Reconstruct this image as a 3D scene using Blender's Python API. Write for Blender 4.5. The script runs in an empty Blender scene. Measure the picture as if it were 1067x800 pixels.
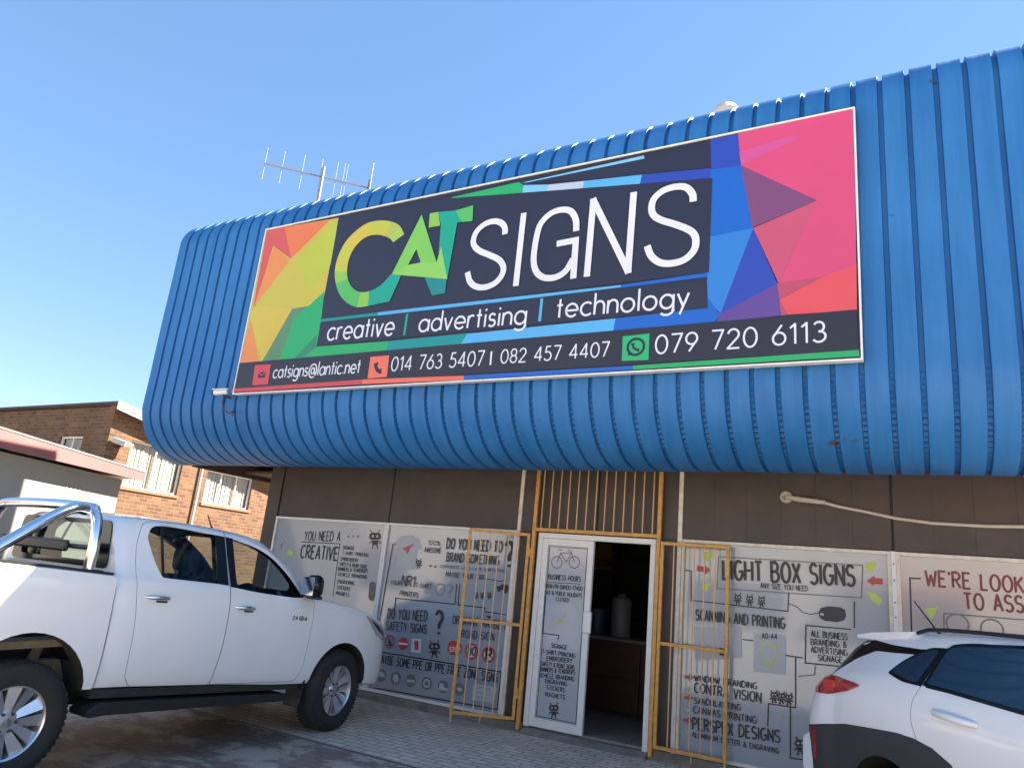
import bpy, bmesh, math, random
from mathutils import Vector, Matrix
from mathutils.bvhtree import BVHTree
random.seed(7)
R_ = math.radians
sc = bpy.context.scene
col = sc.collection
# ---------------------------------------------------------------- camera
cam = bpy.data.cameras.new('camera')
cam_o = bpy.data.objects.new('camera', cam); col.objects.link(cam_o)
cam.sensor_fit = 'HORIZONTAL'; cam.sensor_width = 36.0
cam.lens = 758.34 / 1067 * 36.0
cam.clip_start = 0.05; cam.clip_end = 3000
_r = Vector((0.874465478, 0.47576536, 0.094643804)); _u = Vector((0.044901023, -0.273656256, 0.96077893)); _f = Vector((-0.483005202, 0.835918403, 0.2606653))
cam_o.matrix_world = Matrix(((_r.x, _u.x, -_f.x, 0), (_r.y, _u.y, -_f.y, -7.9299), (_r.z, _u.z, -_f.z, 1.6), (0, 0, 0, 1)))
sc.camera = cam_o
# ---------------------------------------------------------------- light
SUN = Vector((1.3, 1.0, 1.49)).normalized()
w = bpy.data.worlds.new('World'); sc.world = w; w.use_nodes = True
wn = w.node_tree.nodes; wl = w.node_tree.links
bg = wn['Background']; sky = wn.new('ShaderNodeTexSky'); sky.sky_type = 'NISHITA'; sky.sun_disc = False
sky.sun_elevation = math.asin(SUN.z); sky.sun_rotation = math.atan2(SUN.x, SUN.y)
sky.air_density = 1.0; sky.dust_density = 0.1; sky.ozone_density = 2.2; sky.altitude = 1500
bg.inputs['Strength'].default_value = 0.094
hs = wn.new('ShaderNodeHueSaturation'); hs.inputs['Saturation'].default_value = 1.45
gm = wn.new('ShaderNodeGamma'); gm.inputs[1].default_value = 0.58
wl.new(sky.outputs[0], gm.inputs[0]); wl.new(gm.outputs[0], hs.inputs['Color'])
ml = wn.new('ShaderNodeMix'); ml.data_type = 'RGBA'; ml.blend_type = 'MULTIPLY'; ml.inputs[0].default_value = 1.0; ml.inputs[7].default_value = (1.02, 0.965, 1.0, 1)
wl.new(hs.outputs[0], ml.inputs[6]); wl.new(ml.outputs[2], bg.inputs[0])
sl = bpy.data.lights.new('sun', 'SUN'); sl.energy = 5.0; sl.angle = R_(0.53); sl.color = (1.0, 0.89, 0.74)
so = bpy.data.objects.new('sun', sl); col.objects.link(so)
so.rotation_euler = SUN.to_track_quat('Z', 'Y').to_euler(); so.location = (30, 30, 40)
sc.view_settings.view_transform = 'Standard'; sc.view_settings.look = 'None'
sc.view_settings.exposure = 2.5; sc.view_settings.gamma = 1.0; sc.view_settings.use_curve_mapping = False
# ---------------------------------------------------------------- materials
MATS = {}
def srgb(r, g, b):
    f = lambda c: (c / 255 / 12.92) if c / 255 <= 0.04045 else ((c / 255 + 0.055) / 1.055) ** 2.4
    return (f(r), f(g), f(b))
def mat(name, c, rough=0.5, metal=0.0, coat=0.0, noise=0.0, nscale=3.0, bump=0.0, bscale=60.0, spec=0.5, emit=None):
    if name in MATS: return MATS[name]
    m = bpy.data.materials.new(name); m.use_nodes = True; N = m.node_tree.nodes; L = m.node_tree.links
    b = N['Principled BSDF']; b.inputs['Roughness'].default_value = rough; b.inputs['Metallic'].default_value = metal
    b.inputs['Coat Weight'].default_value = coat; b.inputs['Coat Roughness'].default_value = 0.06
    b.inputs['Specular IOR Level'].default_value = spec
    if noise > 0:
        tc = N.new('ShaderNodeTexCoord'); nz = N.new('ShaderNodeTexNoise'); nz.inputs['Scale'].default_value = nscale; nz.inputs['Detail'].default_value = 8; nz.inputs['Roughness'].default_value = 0.65
        L.new(tc.outputs['Object'], nz.inputs['Vector'])
        rp = N.new('ShaderNodeValToRGB'); rp.color_ramp.elements[0].position = 0.3; rp.color_ramp.elements[1].position = 0.72
        rp.color_ramp.elements[0].color = tuple(x * (1 - noise) for x in c) + (1,); rp.color_ramp.elements[1].color = tuple(min(1, x * (1 + noise)) for x in c) + (1,)
        L.new(nz.outputs[0], rp.inputs[0]); L.new(rp.outputs[0], b.inputs['Base Color'])
    else:
        b.inputs['Base Color'].default_value = (*c, 1)
    if bump > 0:
        tc = N.new('ShaderNodeTexCoord'); nb = N.new('ShaderNodeTexNoise'); nb.inputs['Scale'].default_value = bscale; nb.inputs['Detail'].default_value = 6
        bp = N.new('ShaderNodeBump'); bp.inputs['Strength'].default_value = bump; bp.inputs['Distance'].default_value = 0.02
        L.new(tc.outputs['Object'], nb.inputs['Vector']); L.new(nb.outputs[0], bp.inputs['Height']); L.new(bp.outputs[0], b.inputs['Normal'])
    MATS[name] = m; return m
def streak_mat(name, c, rough):
    """painted sheet metal: weather streaks down the slope, patches of fade, fine grime"""
    m = bpy.data.materials.new(name); m.use_nodes = True; N = m.node_tree.nodes; L = m.node_tree.links
    b = N['Principled BSDF']; b.inputs['Specular IOR Level'].default_value = 0.3
    tc = N.new('ShaderNodeTexCoord'); mp = N.new('ShaderNodeMapping'); mp.inputs['Scale'].default_value = (9, 1.2, 0.55); L.new(tc.outputs['Object'], mp.inputs[0])
    n1 = N.new('ShaderNodeTexNoise'); n1.inputs['Scale'].default_value = 1.0; n1.inputs['Detail'].default_value = 9; n1.inputs['Roughness'].default_value = 0.7; L.new(mp.outputs[0], n1.inputs['Vector'])
    n2 = N.new('ShaderNodeTexNoise'); n2.inputs['Scale'].default_value = 0.8; n2.inputs['Detail'].default_value = 6; L.new(tc.outputs['Object'], n2.inputs['Vector'])
    m3 = N.new('ShaderNodeMapping'); m3.inputs['Scale'].default_value = (3, 1, 6); L.new(tc.outputs['Object'], m3.inputs[0])
    n3 = N.new('ShaderNodeTexNoise'); n3.inputs['Scale'].default_value = 1.0; n3.inputs['Detail'].default_value = 4; L.new(m3.outputs[0], n3.inputs['Vector'])
    ad = N.new('ShaderNodeMath'); L.new(n1.outputs[0], ad.inputs[0]); L.new(n2.outputs[0], ad.inputs[1])
    rp = N.new('ShaderNodeValToRGB'); rp.color_ramp.elements[0].position = 0.70; rp.color_ramp.elements[1].position = 1.30
    hf = N.new('ShaderNodeMath'); hf.operation = 'MULTIPLY'; hf.inputs[1].default_value = 1.0; L.new(ad.outputs[0], hf.inputs[0])
    mr = N.new('ShaderNodeMapRange'); mr.inputs[1].default_value = 0.7; mr.inputs[2].default_value = 1.3; L.new(ad.outputs[0], mr.inputs[0])
    rp.color_ramp.elements[0].position = 0.0; rp.color_ramp.elements[1].position = 1.0
    rp.color_ramp.elements[0].color = (c[0] * .72, c[1] * .76, c[2] * .80, 1); rp.color_ramp.elements[1].color = (c[0] * 1.7, c[1] * 1.2, c[2] * 1.12, 1); L.new(mr.outputs[0], rp.inputs[0])
    sp = N.new('ShaderNodeValToRGB'); sp.color_ramp.elements[0].position = 0.73; sp.color_ramp.elements[1].position = 0.76; L.new(n3.outputs[0], sp.inputs[0])
    mx = N.new('ShaderNodeMix'); mx.data_type = 'RGBA'; L.new(sp.outputs[0], mx.inputs[0]); L.new(rp.outputs[0], mx.inputs[6]); mx.inputs[7].default_value = (0.05, 0.06, 0.09, 1)
    L.new(mx.outputs[2], b.inputs['Base Color'])
    r2 = N.new('ShaderNodeMapRange'); r2.inputs[1].default_value = 0.3; r2.inputs[2].default_value = 0.7; r2.inputs[3].default_value = rough - .08; r2.inputs[4].default_value = rough + .15; L.new(n2.outputs[0], r2.inputs[0]); L.new(r2.outputs[0], b.inputs['Roughness'])
    bp = N.new('ShaderNodeBump'); bp.inputs['Strength'].default_value = 0.25; bp.inputs['Distance'].default_value = 0.02; L.new(n1.outputs[0], bp.inputs['Height']); L.new(bp.outputs[0], b.inputs['Normal'])
    MATS[name] = m; return m
def brick_mat(name, c1, c2, mortar, bw, bh, ms, axis='wall', bump=0.35, rough=0.85, stain=None, offset=0.5, rotate=0.0):
    m = bpy.data.materials.new(name); m.use_nodes = True; N = m.node_tree.nodes; L = m.node_tree.links
    b = N['Principled BSDF']; b.inputs['Roughness'].default_value = rough
    tc = N.new('ShaderNodeTexCoord')
    vec = tc.outputs['Object']
    if axis == 'wall':
        sx = N.new('ShaderNodeSeparateXYZ'); L.new(vec, sx.inputs[0])
        ad = N.new('ShaderNodeMath'); ad.operation = 'ADD'; L.new(sx.outputs[0], ad.inputs[0]); L.new(sx.outputs[1], ad.inputs[1])
        cx = N.new('ShaderNodeCombineXYZ'); L.new(ad.outputs[0], cx.inputs[0]); L.new(sx.outputs[2], cx.inputs[1]); vec = cx.outputs[0]
    elif rotate:
        mp = N.new('ShaderNodeMapping'); mp.inputs['Rotation'].default_value = (0, 0, rotate); L.new(vec, mp.inputs[0]); vec = mp.outputs[0]
    br = N.new('ShaderNodeTexBrick'); br.inputs['Scale'].default_value = 1.0; br.inputs['Brick Width'].default_value = bw; br.inputs['Row Height'].default_value = bh
    br.inputs['Mortar Size'].default_value = ms; br.inputs['Mortar Smooth'].default_value = 0.3; br.offset = offset; br.inputs['Bias'].default_value = 0.0
    br.inputs['Color1'].default_value = (*c1, 1); br.inputs['Color2'].default_value = (*c2, 1); br.inputs['Mortar'].default_value = (*mortar, 1)
    L.new(vec, br.inputs['Vector'])
    colr = br.outputs['Color']
    n1 = N.new('ShaderNodeTexNoise'); n1.inputs['Scale'].default_value = 0.9; n1.inputs['Detail'].default_value = 9; n1.inputs['Roughness'].default_value = 0.7; L.new(tc.outputs['Object'], n1.inputs['Vector'])
    r1 = N.new('ShaderNodeValToRGB'); r1.color_ramp.elements[0].position = 0.38; r1.color_ramp.elements[1].position = 0.62
    r1.color_ramp.elements[0].color = (0.80, 0.80, 0.80, 1); r1.color_ramp.elements[1].color = (1.10, 1.09, 1.07, 1)
    L.new(n1.outputs[0], r1.inputs[0])
    mx = N.new('ShaderNodeMix'); mx.data_type = 'RGBA'; mx.blend_type = 'MULTIPLY'; mx.inputs[0].default_value = 1.0
    L.new(colr, mx.inputs[6]); L.new(r1.outputs[0], mx.inputs[7]); colr = mx.outputs[2]
    if stain:
        n2 = N.new('ShaderNodeTexNoise'); n2.inputs['Scale'].default_value = stain[1]; n2.inputs['Detail'].default_value = 10; n2.inputs['Roughness'].default_value = 0.72; n2.inputs['Distortion'].default_value = 0.4
        L.new(tc.outputs['Object'], n2.inputs['Vector'])
        r2 = N.new('ShaderNodeValToRGB'); r2.color_ramp.elements[0].position = 0.5; r2.color_ramp.elements[1].position = 0.56
        L.new(n2.outputs[0], r2.inputs[0])
        m2 = N.new('ShaderNodeMix'); m2.data_type = 'RGBA'; L.new(r2.outputs[0], m2.inputs[0]); L.new(colr, m2.inputs[6]); m2.inputs[7].default_value = (*stain[0], 1)
        f2 = N.new('ShaderNodeMath'); f2.operation = 'MULTIPLY'; f2.inputs[1].default_value = stain[2]; L.new(r2.outputs[0], f2.inputs[0]); L.new(f2.outputs[0], m2.inputs[0])
        colr = m2.outputs[2]
    L.new(colr, b.inputs['Base Color'])
    if bump:
        nb = N.new('ShaderNodeTexNoise'); nb.inputs['Scale'].default_value = 45; nb.inputs['Detail'].default_value = 6; L.new(tc.outputs['Object'], nb.inputs['Vector'])
        ma = N.new('ShaderNodeMath'); ma.operation = 'MULTIPLY_ADD'; L.new(br.outputs['Fac'], ma.inputs[0]); ma.inputs[1].default_value = -1.0
        m3 = N.new('ShaderNodeMath'); m3.operation = 'MULTIPLY'; m3.inputs[1].default_value = 0.5; L.new(nb.outputs[0], m3.inputs[0]); L.new(m3.outputs[0], ma.inputs[2])
        bp = N.new('ShaderNodeBump'); bp.inputs['Strength'].default_value = bump; bp.inputs['Distance'].default_value = 0.012
        L.new(ma.outputs[0], bp.inputs['Height']); L.new(bp.outputs[0], b.inputs['Normal'])
    MATS[name] = m; return m
def glass_mat(name, tint, ior=1.5, rough=0.0, boost=1.0):
    m = bpy.data.materials.new(name); m.use_nodes = True; N = m.node_tree.nodes; L = m.node_tree.links
    N.remove(N['Principled BSDF']); out = N['Material Output']
    tr = N.new('ShaderNodeBsdfTransparent'); tr.inputs[0].default_value = (*tint, 1)
    gl = N.new('ShaderNodeBsdfGlossy'); gl.inputs['Roughness'].default_value = rough; gl.inputs[0].default_value = (0.95, 0.97, 1, 1)
    fr = N.new('ShaderNodeFresnel'); fr.inputs[0].default_value = ior
    ge = N.new('ShaderNodeNewGeometry'); iv = N.new('ShaderNodeMath'); iv.operation = 'SUBTRACT'; iv.inputs[0].default_value = 1.0; L.new(ge.outputs['Backfacing'], iv.inputs[1])
    fm = N.new('ShaderNodeMath'); fm.operation = 'MULTIPLY'; L.new(fr.outputs[0], fm.inputs[0]); L.new(iv.outputs[0], fm.inputs[1])
    mx = N.new('ShaderNodeMixShader'); L.new(fm.outputs[0], mx.inputs[0]); L.new(tr.outputs[0], mx.inputs[1]); L.new(gl.outputs[0], mx.inputs[2]); L.new(mx.outputs[0], out.inputs[0])
    MATS[name] = m; return m

# ---------------------------------------------------------------- helpers
ORG = {}
def tag(o, label=None, cat=None, group=None, kind=None):
    if label: o['label'] = label
    if cat: o['category'] = cat
    if group: o['group'] = group
    if kind: o['kind'] = kind
    return o
def thing(name, label, cat, loc=(0, 0, 0), rz=0.0, group=None, local=False):
    o = bpy.data.objects.new(name, None); col.objects.link(o); o.empty_display_size = 0.2
    o.location = loc; o.rotation_euler = (0, 0, rz)
    ORG[o.name] = Vector((0, 0, 0)) if local else Vector(loc)
    return tag(o, label, cat, group)
def mesh_obj(name, me, parent=None, origin=None):
    o = bpy.data.objects.new(name, me); col.objects.link(o)
    if parent is not None:
        o.parent = parent; ORG[o.name] = ORG[parent.name]
    else:
        ORG[o.name] = Vector((0, 0, 0))
    return o
class MB:
    def __init__(s): s.v = []; s.f = []; s.m = []; s.mats = []
    def mi(s, m):
        m = MATS[m] if isinstance(m, str) else m
        if m not in s.mats: s.mats.append(m)
        return s.mats.index(m)
    def add(s, vs, fs, m):
        k = len(s.v); i = s.mi(m)
        s.v += [Vector(q) for q in vs]
        for f in fs: s.f.append([k + a for a in f]); s.m.append(i)
    def box(s, x0, x1, y0, y1, z0, z1, m):
        s.add([(x0, y0, z0), (x1, y0, z0), (x1, y1, z0), (x0, y1, z0), (x0, y0, z1), (x1, y0, z1), (x1, y1, z1), (x0, y1, z1)],
              [(3, 2, 1, 0), (4, 5, 6, 7), (0, 1, 5, 4), (1, 2, 6, 5), (2, 3, 7, 6), (3, 0, 4, 7)], m)
    def obox(s, p0, p1, wd, ht, m, up=(0, 0, 1)):
        p0 = Vector(p0); p1 = Vector(p1); d = (p1 - p0).normalized(); up = Vector(up)
        if abs(d.dot(up)) > 0.98: up = Vector((0, 1, 0))
        sd = d.cross(up).normalized() * wd / 2; u = sd.cross(d).normalized() * ht / 2
        vs = [p + a * sd + b * u for p in (p0, p1) for a, b in ((-1, -1), (1, -1), (1, 1), (-1, 1))]
        s.add(vs, [(0, 1, 2, 3), (7, 6, 5, 4), (0, 4, 5, 1), (1, 5, 6, 2), (2, 6, 7, 3), (3, 7, 4, 0)], m)
    def tube(s, path, r, m, n=10, cap=True):
        path = [Vector(q) for q in path]; rings = []; up = None
        for i, q in enumerate(path):
            d = (path[min(i + 1, len(path) - 1)] - path[max(i - 1, 0)]).normalized()
            if up is None: up = Vector((0, 0, 1)) if abs(d.z) < 0.9 else Vector((1, 0, 0))
            a = d.cross(up).normalized(); b = a.cross(d).normalized(); up = b
            rr = r[i] if isinstance(r, (list, tuple)) else r
            rings.append([q + rr * (math.cos(2 * math.pi * k / n) * a + math.sin(2 * math.pi * k / n) * b) for k in range(n)])
        vs = [v for rg in rings for v in rg]; fs = []
        for i in range(len(rings) - 1):
            for k in range(n): fs.append((i * n + k, i * n + (k + 1) % n, (i + 1) * n + (k + 1) % n, (i + 1) * n + k))
        if cap: fs.append(tuple(range(n))[::-1]); fs.append(tuple((len(rings) - 1) * n + k for k in range(n)))
        s.add(vs, fs, m)
    def lathe(s, prof, m, c=(0, 0, 0), axis='x', n=48, close=False):
        vs = []; fs = []; c = Vector(c); k = len(prof)
        for j in range(n):
            t = 2 * math.pi * j / n; ca, sa = math.cos(t), math.sin(t)
            for (a, r) in prof:
                q = {'x': (a, r * ca, r * sa), 'y': (r * ca, a, r * sa), 'z': (r * ca, r * sa, a)}[axis]
                vs.append(c + Vector(q))
        for j in range(n):
            for i in range(k - 1): fs.append((j * k + i, j * k + i + 1, ((j + 1) % n) * k + i + 1, ((j + 1) % n) * k + i))
        s.add(vs, fs, m)
    def prism(s, pts, a, b, m, axis='x'):
        n = len(pts)
        mk = {'x': lambda u, v, t: (t, u, v), 'y': lambda u, v, t: (u, t, v), 'z': lambda u, v, t: (u, v, t)}[axis]
        vs = [mk(u, v, a) for u, v in pts] + [mk(u, v, b) for u, v in pts]
        fs = [tuple(range(n))[::-1], tuple(range(n, 2 * n))] + [(i, (i + 1) % n, n + (i + 1) % n, n + i) for i in range(n)]
        s.add(vs, fs, m)
    def build(s, name, parent=None, smooth=None, org=None, bevel=0.0, fix=True):
        o0 = org if org is not None else (ORG[parent.name] if parent is not None else Vector((0, 0, 0)))
        me = bpy.data.meshes.new(name); me.from_pydata([v - Vector(o0) for v in s.v], [], s.f)
        for m in s.mats: me.materials.append(m)
        me.polygons.foreach_set('material_index', s.m); me.update()
        if fix:
            bm = bmesh.new(); bm.from_mesh(me); bmesh.ops.recalc_face_normals(bm, faces=bm.faces); bm.to_mesh(me); bm.free()
        o = mesh_obj(name, me, parent)
        if parent is None and org is not None: o.location = org; ORG[o.name] = Vector(org)
        if bevel > 0:
            md = o.modifiers.new('bevel', 'BEVEL'); md.width = bevel; md.segments = 2; md.limit_method = 'ANGLE'; md.angle_limit = R_(40)
        if smooth: me.shade_smooth(); me.set_sharp_from_angle(angle=R_(smooth))
        return o
def arc(cx, cy, rx, ry, a0, a1, n=14):
    return [(cx + rx * math.cos(R_(a0 + (a1 - a0) * i / n)), cy + ry * math.sin(R_(a0 + (a1 - a0) * i / n))) for i in range(n + 1)]

# ---- a stroke lettering set: capitals and figures 1 high, small letters 0.62 high
def _font():
    F = {}
    F['A'] = (.5, [[(0, 0), (.25, 1), (.5, 0)], [(.1, .34), (.4, .34)]])
    F['B'] = (.48, [[(0, 0), (0, 1), (.2, 1)] + arc(.2, .76, .22, .24, 90, -90, 8) + [(0, .52)], [(.2, .52)] + arc(.22, .26, .25, .26, 90, -90, 8) + [(0, 0)]])
    F['C'] = (.5, [arc(.28, .5, .28, .5, 50, 310, 16)])
    F['D'] = (.5, [[(0, 0), (0, 1), (.12, 1)] + arc(.12, .5, .38, .5, 90, -90, 12) + [(0, 0)]])
    F['E'] = (.42, [[(.42, 1), (0, 1), (0, 0), (.42, 0)], [(0, .52), (.35, .52)]])
    F['F'] = (.42, [[(.42, 1), (0, 1), (0, 0)], [(0, .52), (.35, .52)]])
    F['G'] = (.54, [arc(.28, .5, .28, .5, 50, 335, 16) + [(.53, .45), (.3, .45)]])
    F['H'] = (.48, [[(0, 0), (0, 1)], [(.48, 0), (.48, 1)], [(0, .52), (.48, .52)]])
    F['I'] = (.06, [[(.03, 0), (.03, 1)]])
    F['J'] = (.36, [[(.36, 1), (.36, .2)] + arc(.18, .2, .18, .2, 0, -170, 8)])
    F['K'] = (.46, [[(0, 0), (0, 1)], [(.44, 1), (.02, .45)], [(.14, .58), (.46, 0)]])
    F['L'] = (.38, [[(0, 1), (0, 0), (.38, 0)]])
    F['M'] = (.6, [[(0, 0), (.05, 1), (.3, .3), (.55, 1), (.6, 0)]])
    F['N'] = (.48, [[(0, 0), (0, 1), (.48, 0), (.48, 1)]])
    F['O'] = (.54, [arc(.27, .5, .27, .5, 90, 450, 22)])
    F['P'] = (.44, [[(0, 0), (0, 1), (.18, 1)] + arc(.18, .74, .26, .26, 90, -90, 8) + [(0, .48)]])
    F['Q'] = (.56, [arc(.27, .5, .27, .5, 90, 450, 22), [(.32, .25), (.54, -.05)]])
    F['R'] = (.46, [[(0, 0), (0, 1), (.18, 1)] + arc(.18, .75, .25, .25, 90, -90, 8) + [(0, .5)], [(.18, .5), (.46, 0)]])
    F['S'] = (.44, [arc(.22, .75, .2, .25, 25, 250, 10) + arc(.22, .26, .22, .26, 75, -150, 12)])
    F['T'] = (.46, [[(0, 1), (.46, 1)], [(.23, 1), (.23, 0)]])
    F['U'] = (.48, [[(0, 1), (0, .25)] + arc(.24, .25, .24, .25, 180, 360, 10) + [(.48, 1)]])
    F['V'] = (.48, [[(0, 1), (.24, 0), (.48, 1)]])
    F['W'] = (.66, [[(0, 1), (.16, 0), (.33, .7), (.5, 0), (.66, 1)]])
    F['X'] = (.46, [[(0, 0), (.46, 1)], [(0, 1), (.46, 0)]])
    F['Y'] = (.46, [[(0, 1), (.23, .5), (.46, 1)], [(.23, .5), (.23, 0)]])
    F['Z'] = (.44, [[(0, 1), (.44, 1), (0, 0), (.44, 0)]])
    F['0'] = (.54, [arc(.27, .5, .27, .5, 90, 450, 22)])
    F['1'] = (.26, [[(0, .8), (.2, 1), (.2, 0)]])
    F['2'] = (.5, [arc(.25, .72, .23, .28, 170, -30, 12) + [(0, 0), (.5, 0)]])
    F['3'] = (.48, [arc(.22, .75, .2, .25, 150, -80, 10) + arc(.22, .27, .25, .27, 85, -150, 12)])
    F['4'] = (.54, [[(.4, 0), (.4, 1), (0, .27), (.54, .27)]])
    F['5'] = (.48, [[(.42, 1), (.12, 1), (.06, .58)] + arc(.21, .31, .26, .31, 110, -150, 14)])
    F['6'] = (.5, [[(.36, 1), (.045, .46)], arc(.25, .31, .25, .31, 90, 450, 22)])
    F['7'] = (.48, [[(0, 1), (.48, 1), (.14, 0)]])
    F['8'] = (.48, [arc(.24, .75, .2, .25, -90, 270, 16), arc(.24, .26, .24, .26, 90, 450, 16)])
    F['9'] = (.5, [[(.14, 0), (.455, .54)], arc(.25, .69, .25, .31, 90, 450, 22)])
    F['a'] = (.6, [arc(.3, .31, .3, .31, 0, 360, 20), [(.6, .62), (.6, 0)]])
    F['c'] = (.52, [arc(.31, .31, .31, .31, 45, 315, 14)])
    F['d'] = (.6, [arc(.3, .31, .3, .31, 0, 360, 20), [(.6, 1.02), (.6, 0)]])
    F['e'] = (.6, [[(.03, .3), (.6, .3)] + arc(.31, .31, .3, .31, 0, 318, 18)])
    F['g'] = (.6, [arc(.3, .31, .3, .31, 0, 360, 20), [(.6, .62), (.6, -.08)] + arc(.3, -.08, .3, .22, 0, -150, 10)])
    F['h'] = (.48, [[(0, 1.02), (0, 0)], [(.01, .3)] + arc(.245, .36, .235, .26, 170, 0, 10) + [(.48, 0)]])
    F['i'] = (.06, [[(.03, .62), (.03, 0)], [(.03, .8), (.03, .9)]])
    F['l'] = (.06, [[(.03, 1.02), (.03, 0)]])
    F['n'] = (.48, [[(0, .62), (0, 0)], [(.01, .3)] + arc(.245, .36, .235, .26, 170, 0, 10) + [(.48, 0)]])
    F['o'] = (.62, [arc(.31, .31, .31, .31, 90, 450, 20)])
    F['r'] = (.3, [[(0, .62), (0, 0)], [(.01, .3)] + arc(.21, .38, .2, .24, 170, 55, 8)])
    F['s'] = (.36, [arc(.18, .46, .16, .16, 25, 250, 10) + arc(.18, .16, .18, .16, 75, -150, 12)])
    F['t'] = (.3, [[(.15, .9), (.15, 0)], [(0, .6), (.3, .6)]])
    F['v'] = (.46, [[(0, .62), (.23, 0), (.46, .62)]])
    F['y'] = (.5, [[(0, .62), (.26, .04)], [(.5, .62), (.12, -.32)]])
    F['@'] = (.96, [arc(.48, .36, .48, .5, -50, 300, 24), arc(.46, .36, .2, .22, 0, 360, 16), [(.67, .58), (.68, .2), (.8, .14), (.92, .28)]])
    F['.'] = (.08, [[(.04, 0), (.04, .1)]])
    F['-'] = (.3, [[(0, .42), (.3, .42)]])
    F['%'] = (.6, [arc(.13, .8, .13, .18, 0, 360, 10), arc(.47, .2, .13, .18, 0, 360, 10), [(.1, 0), (.5, 1)]])
    F['&'] = (.54, [[(.54, 0), (.14, .66)] + arc(.24, .82, .14, .17, 200, -40, 10), [(.33, .70), (.05, .34)] + arc(.22, .2, .2, .2, 150, 330, 8) + [(.5, .48)]])
    F["'"] = (.06, [[(.03, 1), (.03, .78)]])
    F['?'] = (.44, [arc(.22, .76, .21, .24, 160, -60, 12) + [(.22, .42), (.22, .24)], [(.22, .1), (.22, 0)]])
    F[' '] = (.28, [])
    return F
FONT = _font()
def strip(mb, pts, wd, mp, m, e=0.0):
    """flat ribbon of width wd along the 2D polyline pts; mp maps (u, v, e) to 3D; sharp corners are split"""
    P = [Vector(q) for q in pts]; n = len(P)
    closed = (P[0] - P[-1]).length < 1e-6 and n > 3
    if not closed:
        for i in range(1, n - 1):
            d0 = (P[i] - P[i - 1]).normalized(); d1 = (P[i + 1] - P[i]).normalized()
            if d0.dot(d1) < -0.15:
                strip(mb, [tuple(q) for q in P[:i]] + [tuple(P[i] + d0 * wd * 0.3)], wd, mp, m, e)
                strip(mb, [tuple(P[i] - d1 * wd * 0.3)] + [tuple(q) for q in P[i + 1:]], wd, mp, m, e + 0.00005); return
    if closed: P = P[:-1]; n -= 1
    lft = []; rgt = []
    for i in range(n):
        a = P[(i - 1) % n] if (closed or i > 0) else None; b = P[(i + 1) % n] if (closed or i < n - 1) else None
        d0 = (P[i] - a).normalized() if a is not None else None; d1 = (b - P[i]).normalized() if b is not None else None
        if d0 is None: d0 = d1
        if d1 is None: d1 = d0
        n0 = Vector((-d0.y, d0.x)); n1 = Vector((-d1.y, d1.x)); mt = n0 + n1
        if mt.length < 1e-4: mt = n0.copy()
        mt.normalize(); k = min(1.0 / max(0.2, mt.dot(n0)), 1.9)
        lft.append(P[i] + mt * wd / 2 * k); rgt.append(P[i] - mt * wd / 2 * k)
    vs = [mp(q.x, q.y, e) for q in lft] + [mp(q.x, q.y, e) for q in rgt]
    fs = [(i, (i + 1) % n, n + (i + 1) % n, n + i) for i in range(n if closed else n - 1)]
    mb.add(vs, fs, m)
def draw(mb, cmds, mapper, matmap, step=0.00012, base=0.002):
    """flat vinyl artwork: mapper(u, v, h) gives the point h in front of the surface"""
    k = 0
    for c in cmds:
        m = matmap[c[1]]; h = base + step * k; k += 1
        mp = lambda u, v, e=0.0, h=h: mapper(u, v, h + e)
        if c[0] == 'P':
            mb.add([mp(u, v) for u, v in c[2]], [tuple(range(len(c[2])))], m)
        elif c[0] == 'L':
            strip(mb, c[3], c[2], mp, m)
        elif c[0] == 'C':
            pts = arc(c[2][0], c[2][1], c[3], c[3], 0, 360, 26)[:-1]
            mb.add([mp(u, v) for u, v in pts], [tuple(range(len(pts)))], m)
        elif c[0] == 'R':
            strip(mb, arc(c[2][0], c[2][1], c[3], c[3], 0, 360, 28), c[4], mp, m)
        elif c[0] == 'T':
            text(mb, c[2], c[3], c[4], c[5], c[6], mp, m, step); k += 1
def artwork(cmds, mapper, matmap, parent, step=0.00012, base=0.002, rest='artwork'):
    """every line of words is a part of its own, the pictures between them one more"""
    pics = [c for c in cmds if c[0] != 'T']; out = []
    if pics:
        b = MB(); draw(b, pics, mapper, matmap, step, base); out.append(b.build(rest, parent, fix=False))
    for i, c in enumerate([c for c in cmds if c[0] == 'T']):
        b = MB(); draw(b, [c], mapper, matmap, step, base + step * (len(pics) + i % 7)); out.append(b.build('lettering', parent, fix=False))
    return out
def text(mb, s, p0, p1, h, wt, mp, m, step=0.0):
    gap = 0.19; wd = sum(FONT[c][0] for c in s) + gap * (len(s) - 1)
    p0 = Vector(p0); d = Vector(p1) - p0; L = d.length; d /= L; nrm = Vector((-d.y, d.x)); sx = L / wd; x = 0.0
    for c in s:
        g = FONT[c]
        for j, st in enumerate(g[1]):
            strip(mb, [p0 + d * (x + q[0]) * sx + nrm * q[1] * h for q in st], wt * h, lambda u, v, e=0.0, j=j: mp(u, v, j * 0.00006 + e), m)
        x += g[0] + gap
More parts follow.
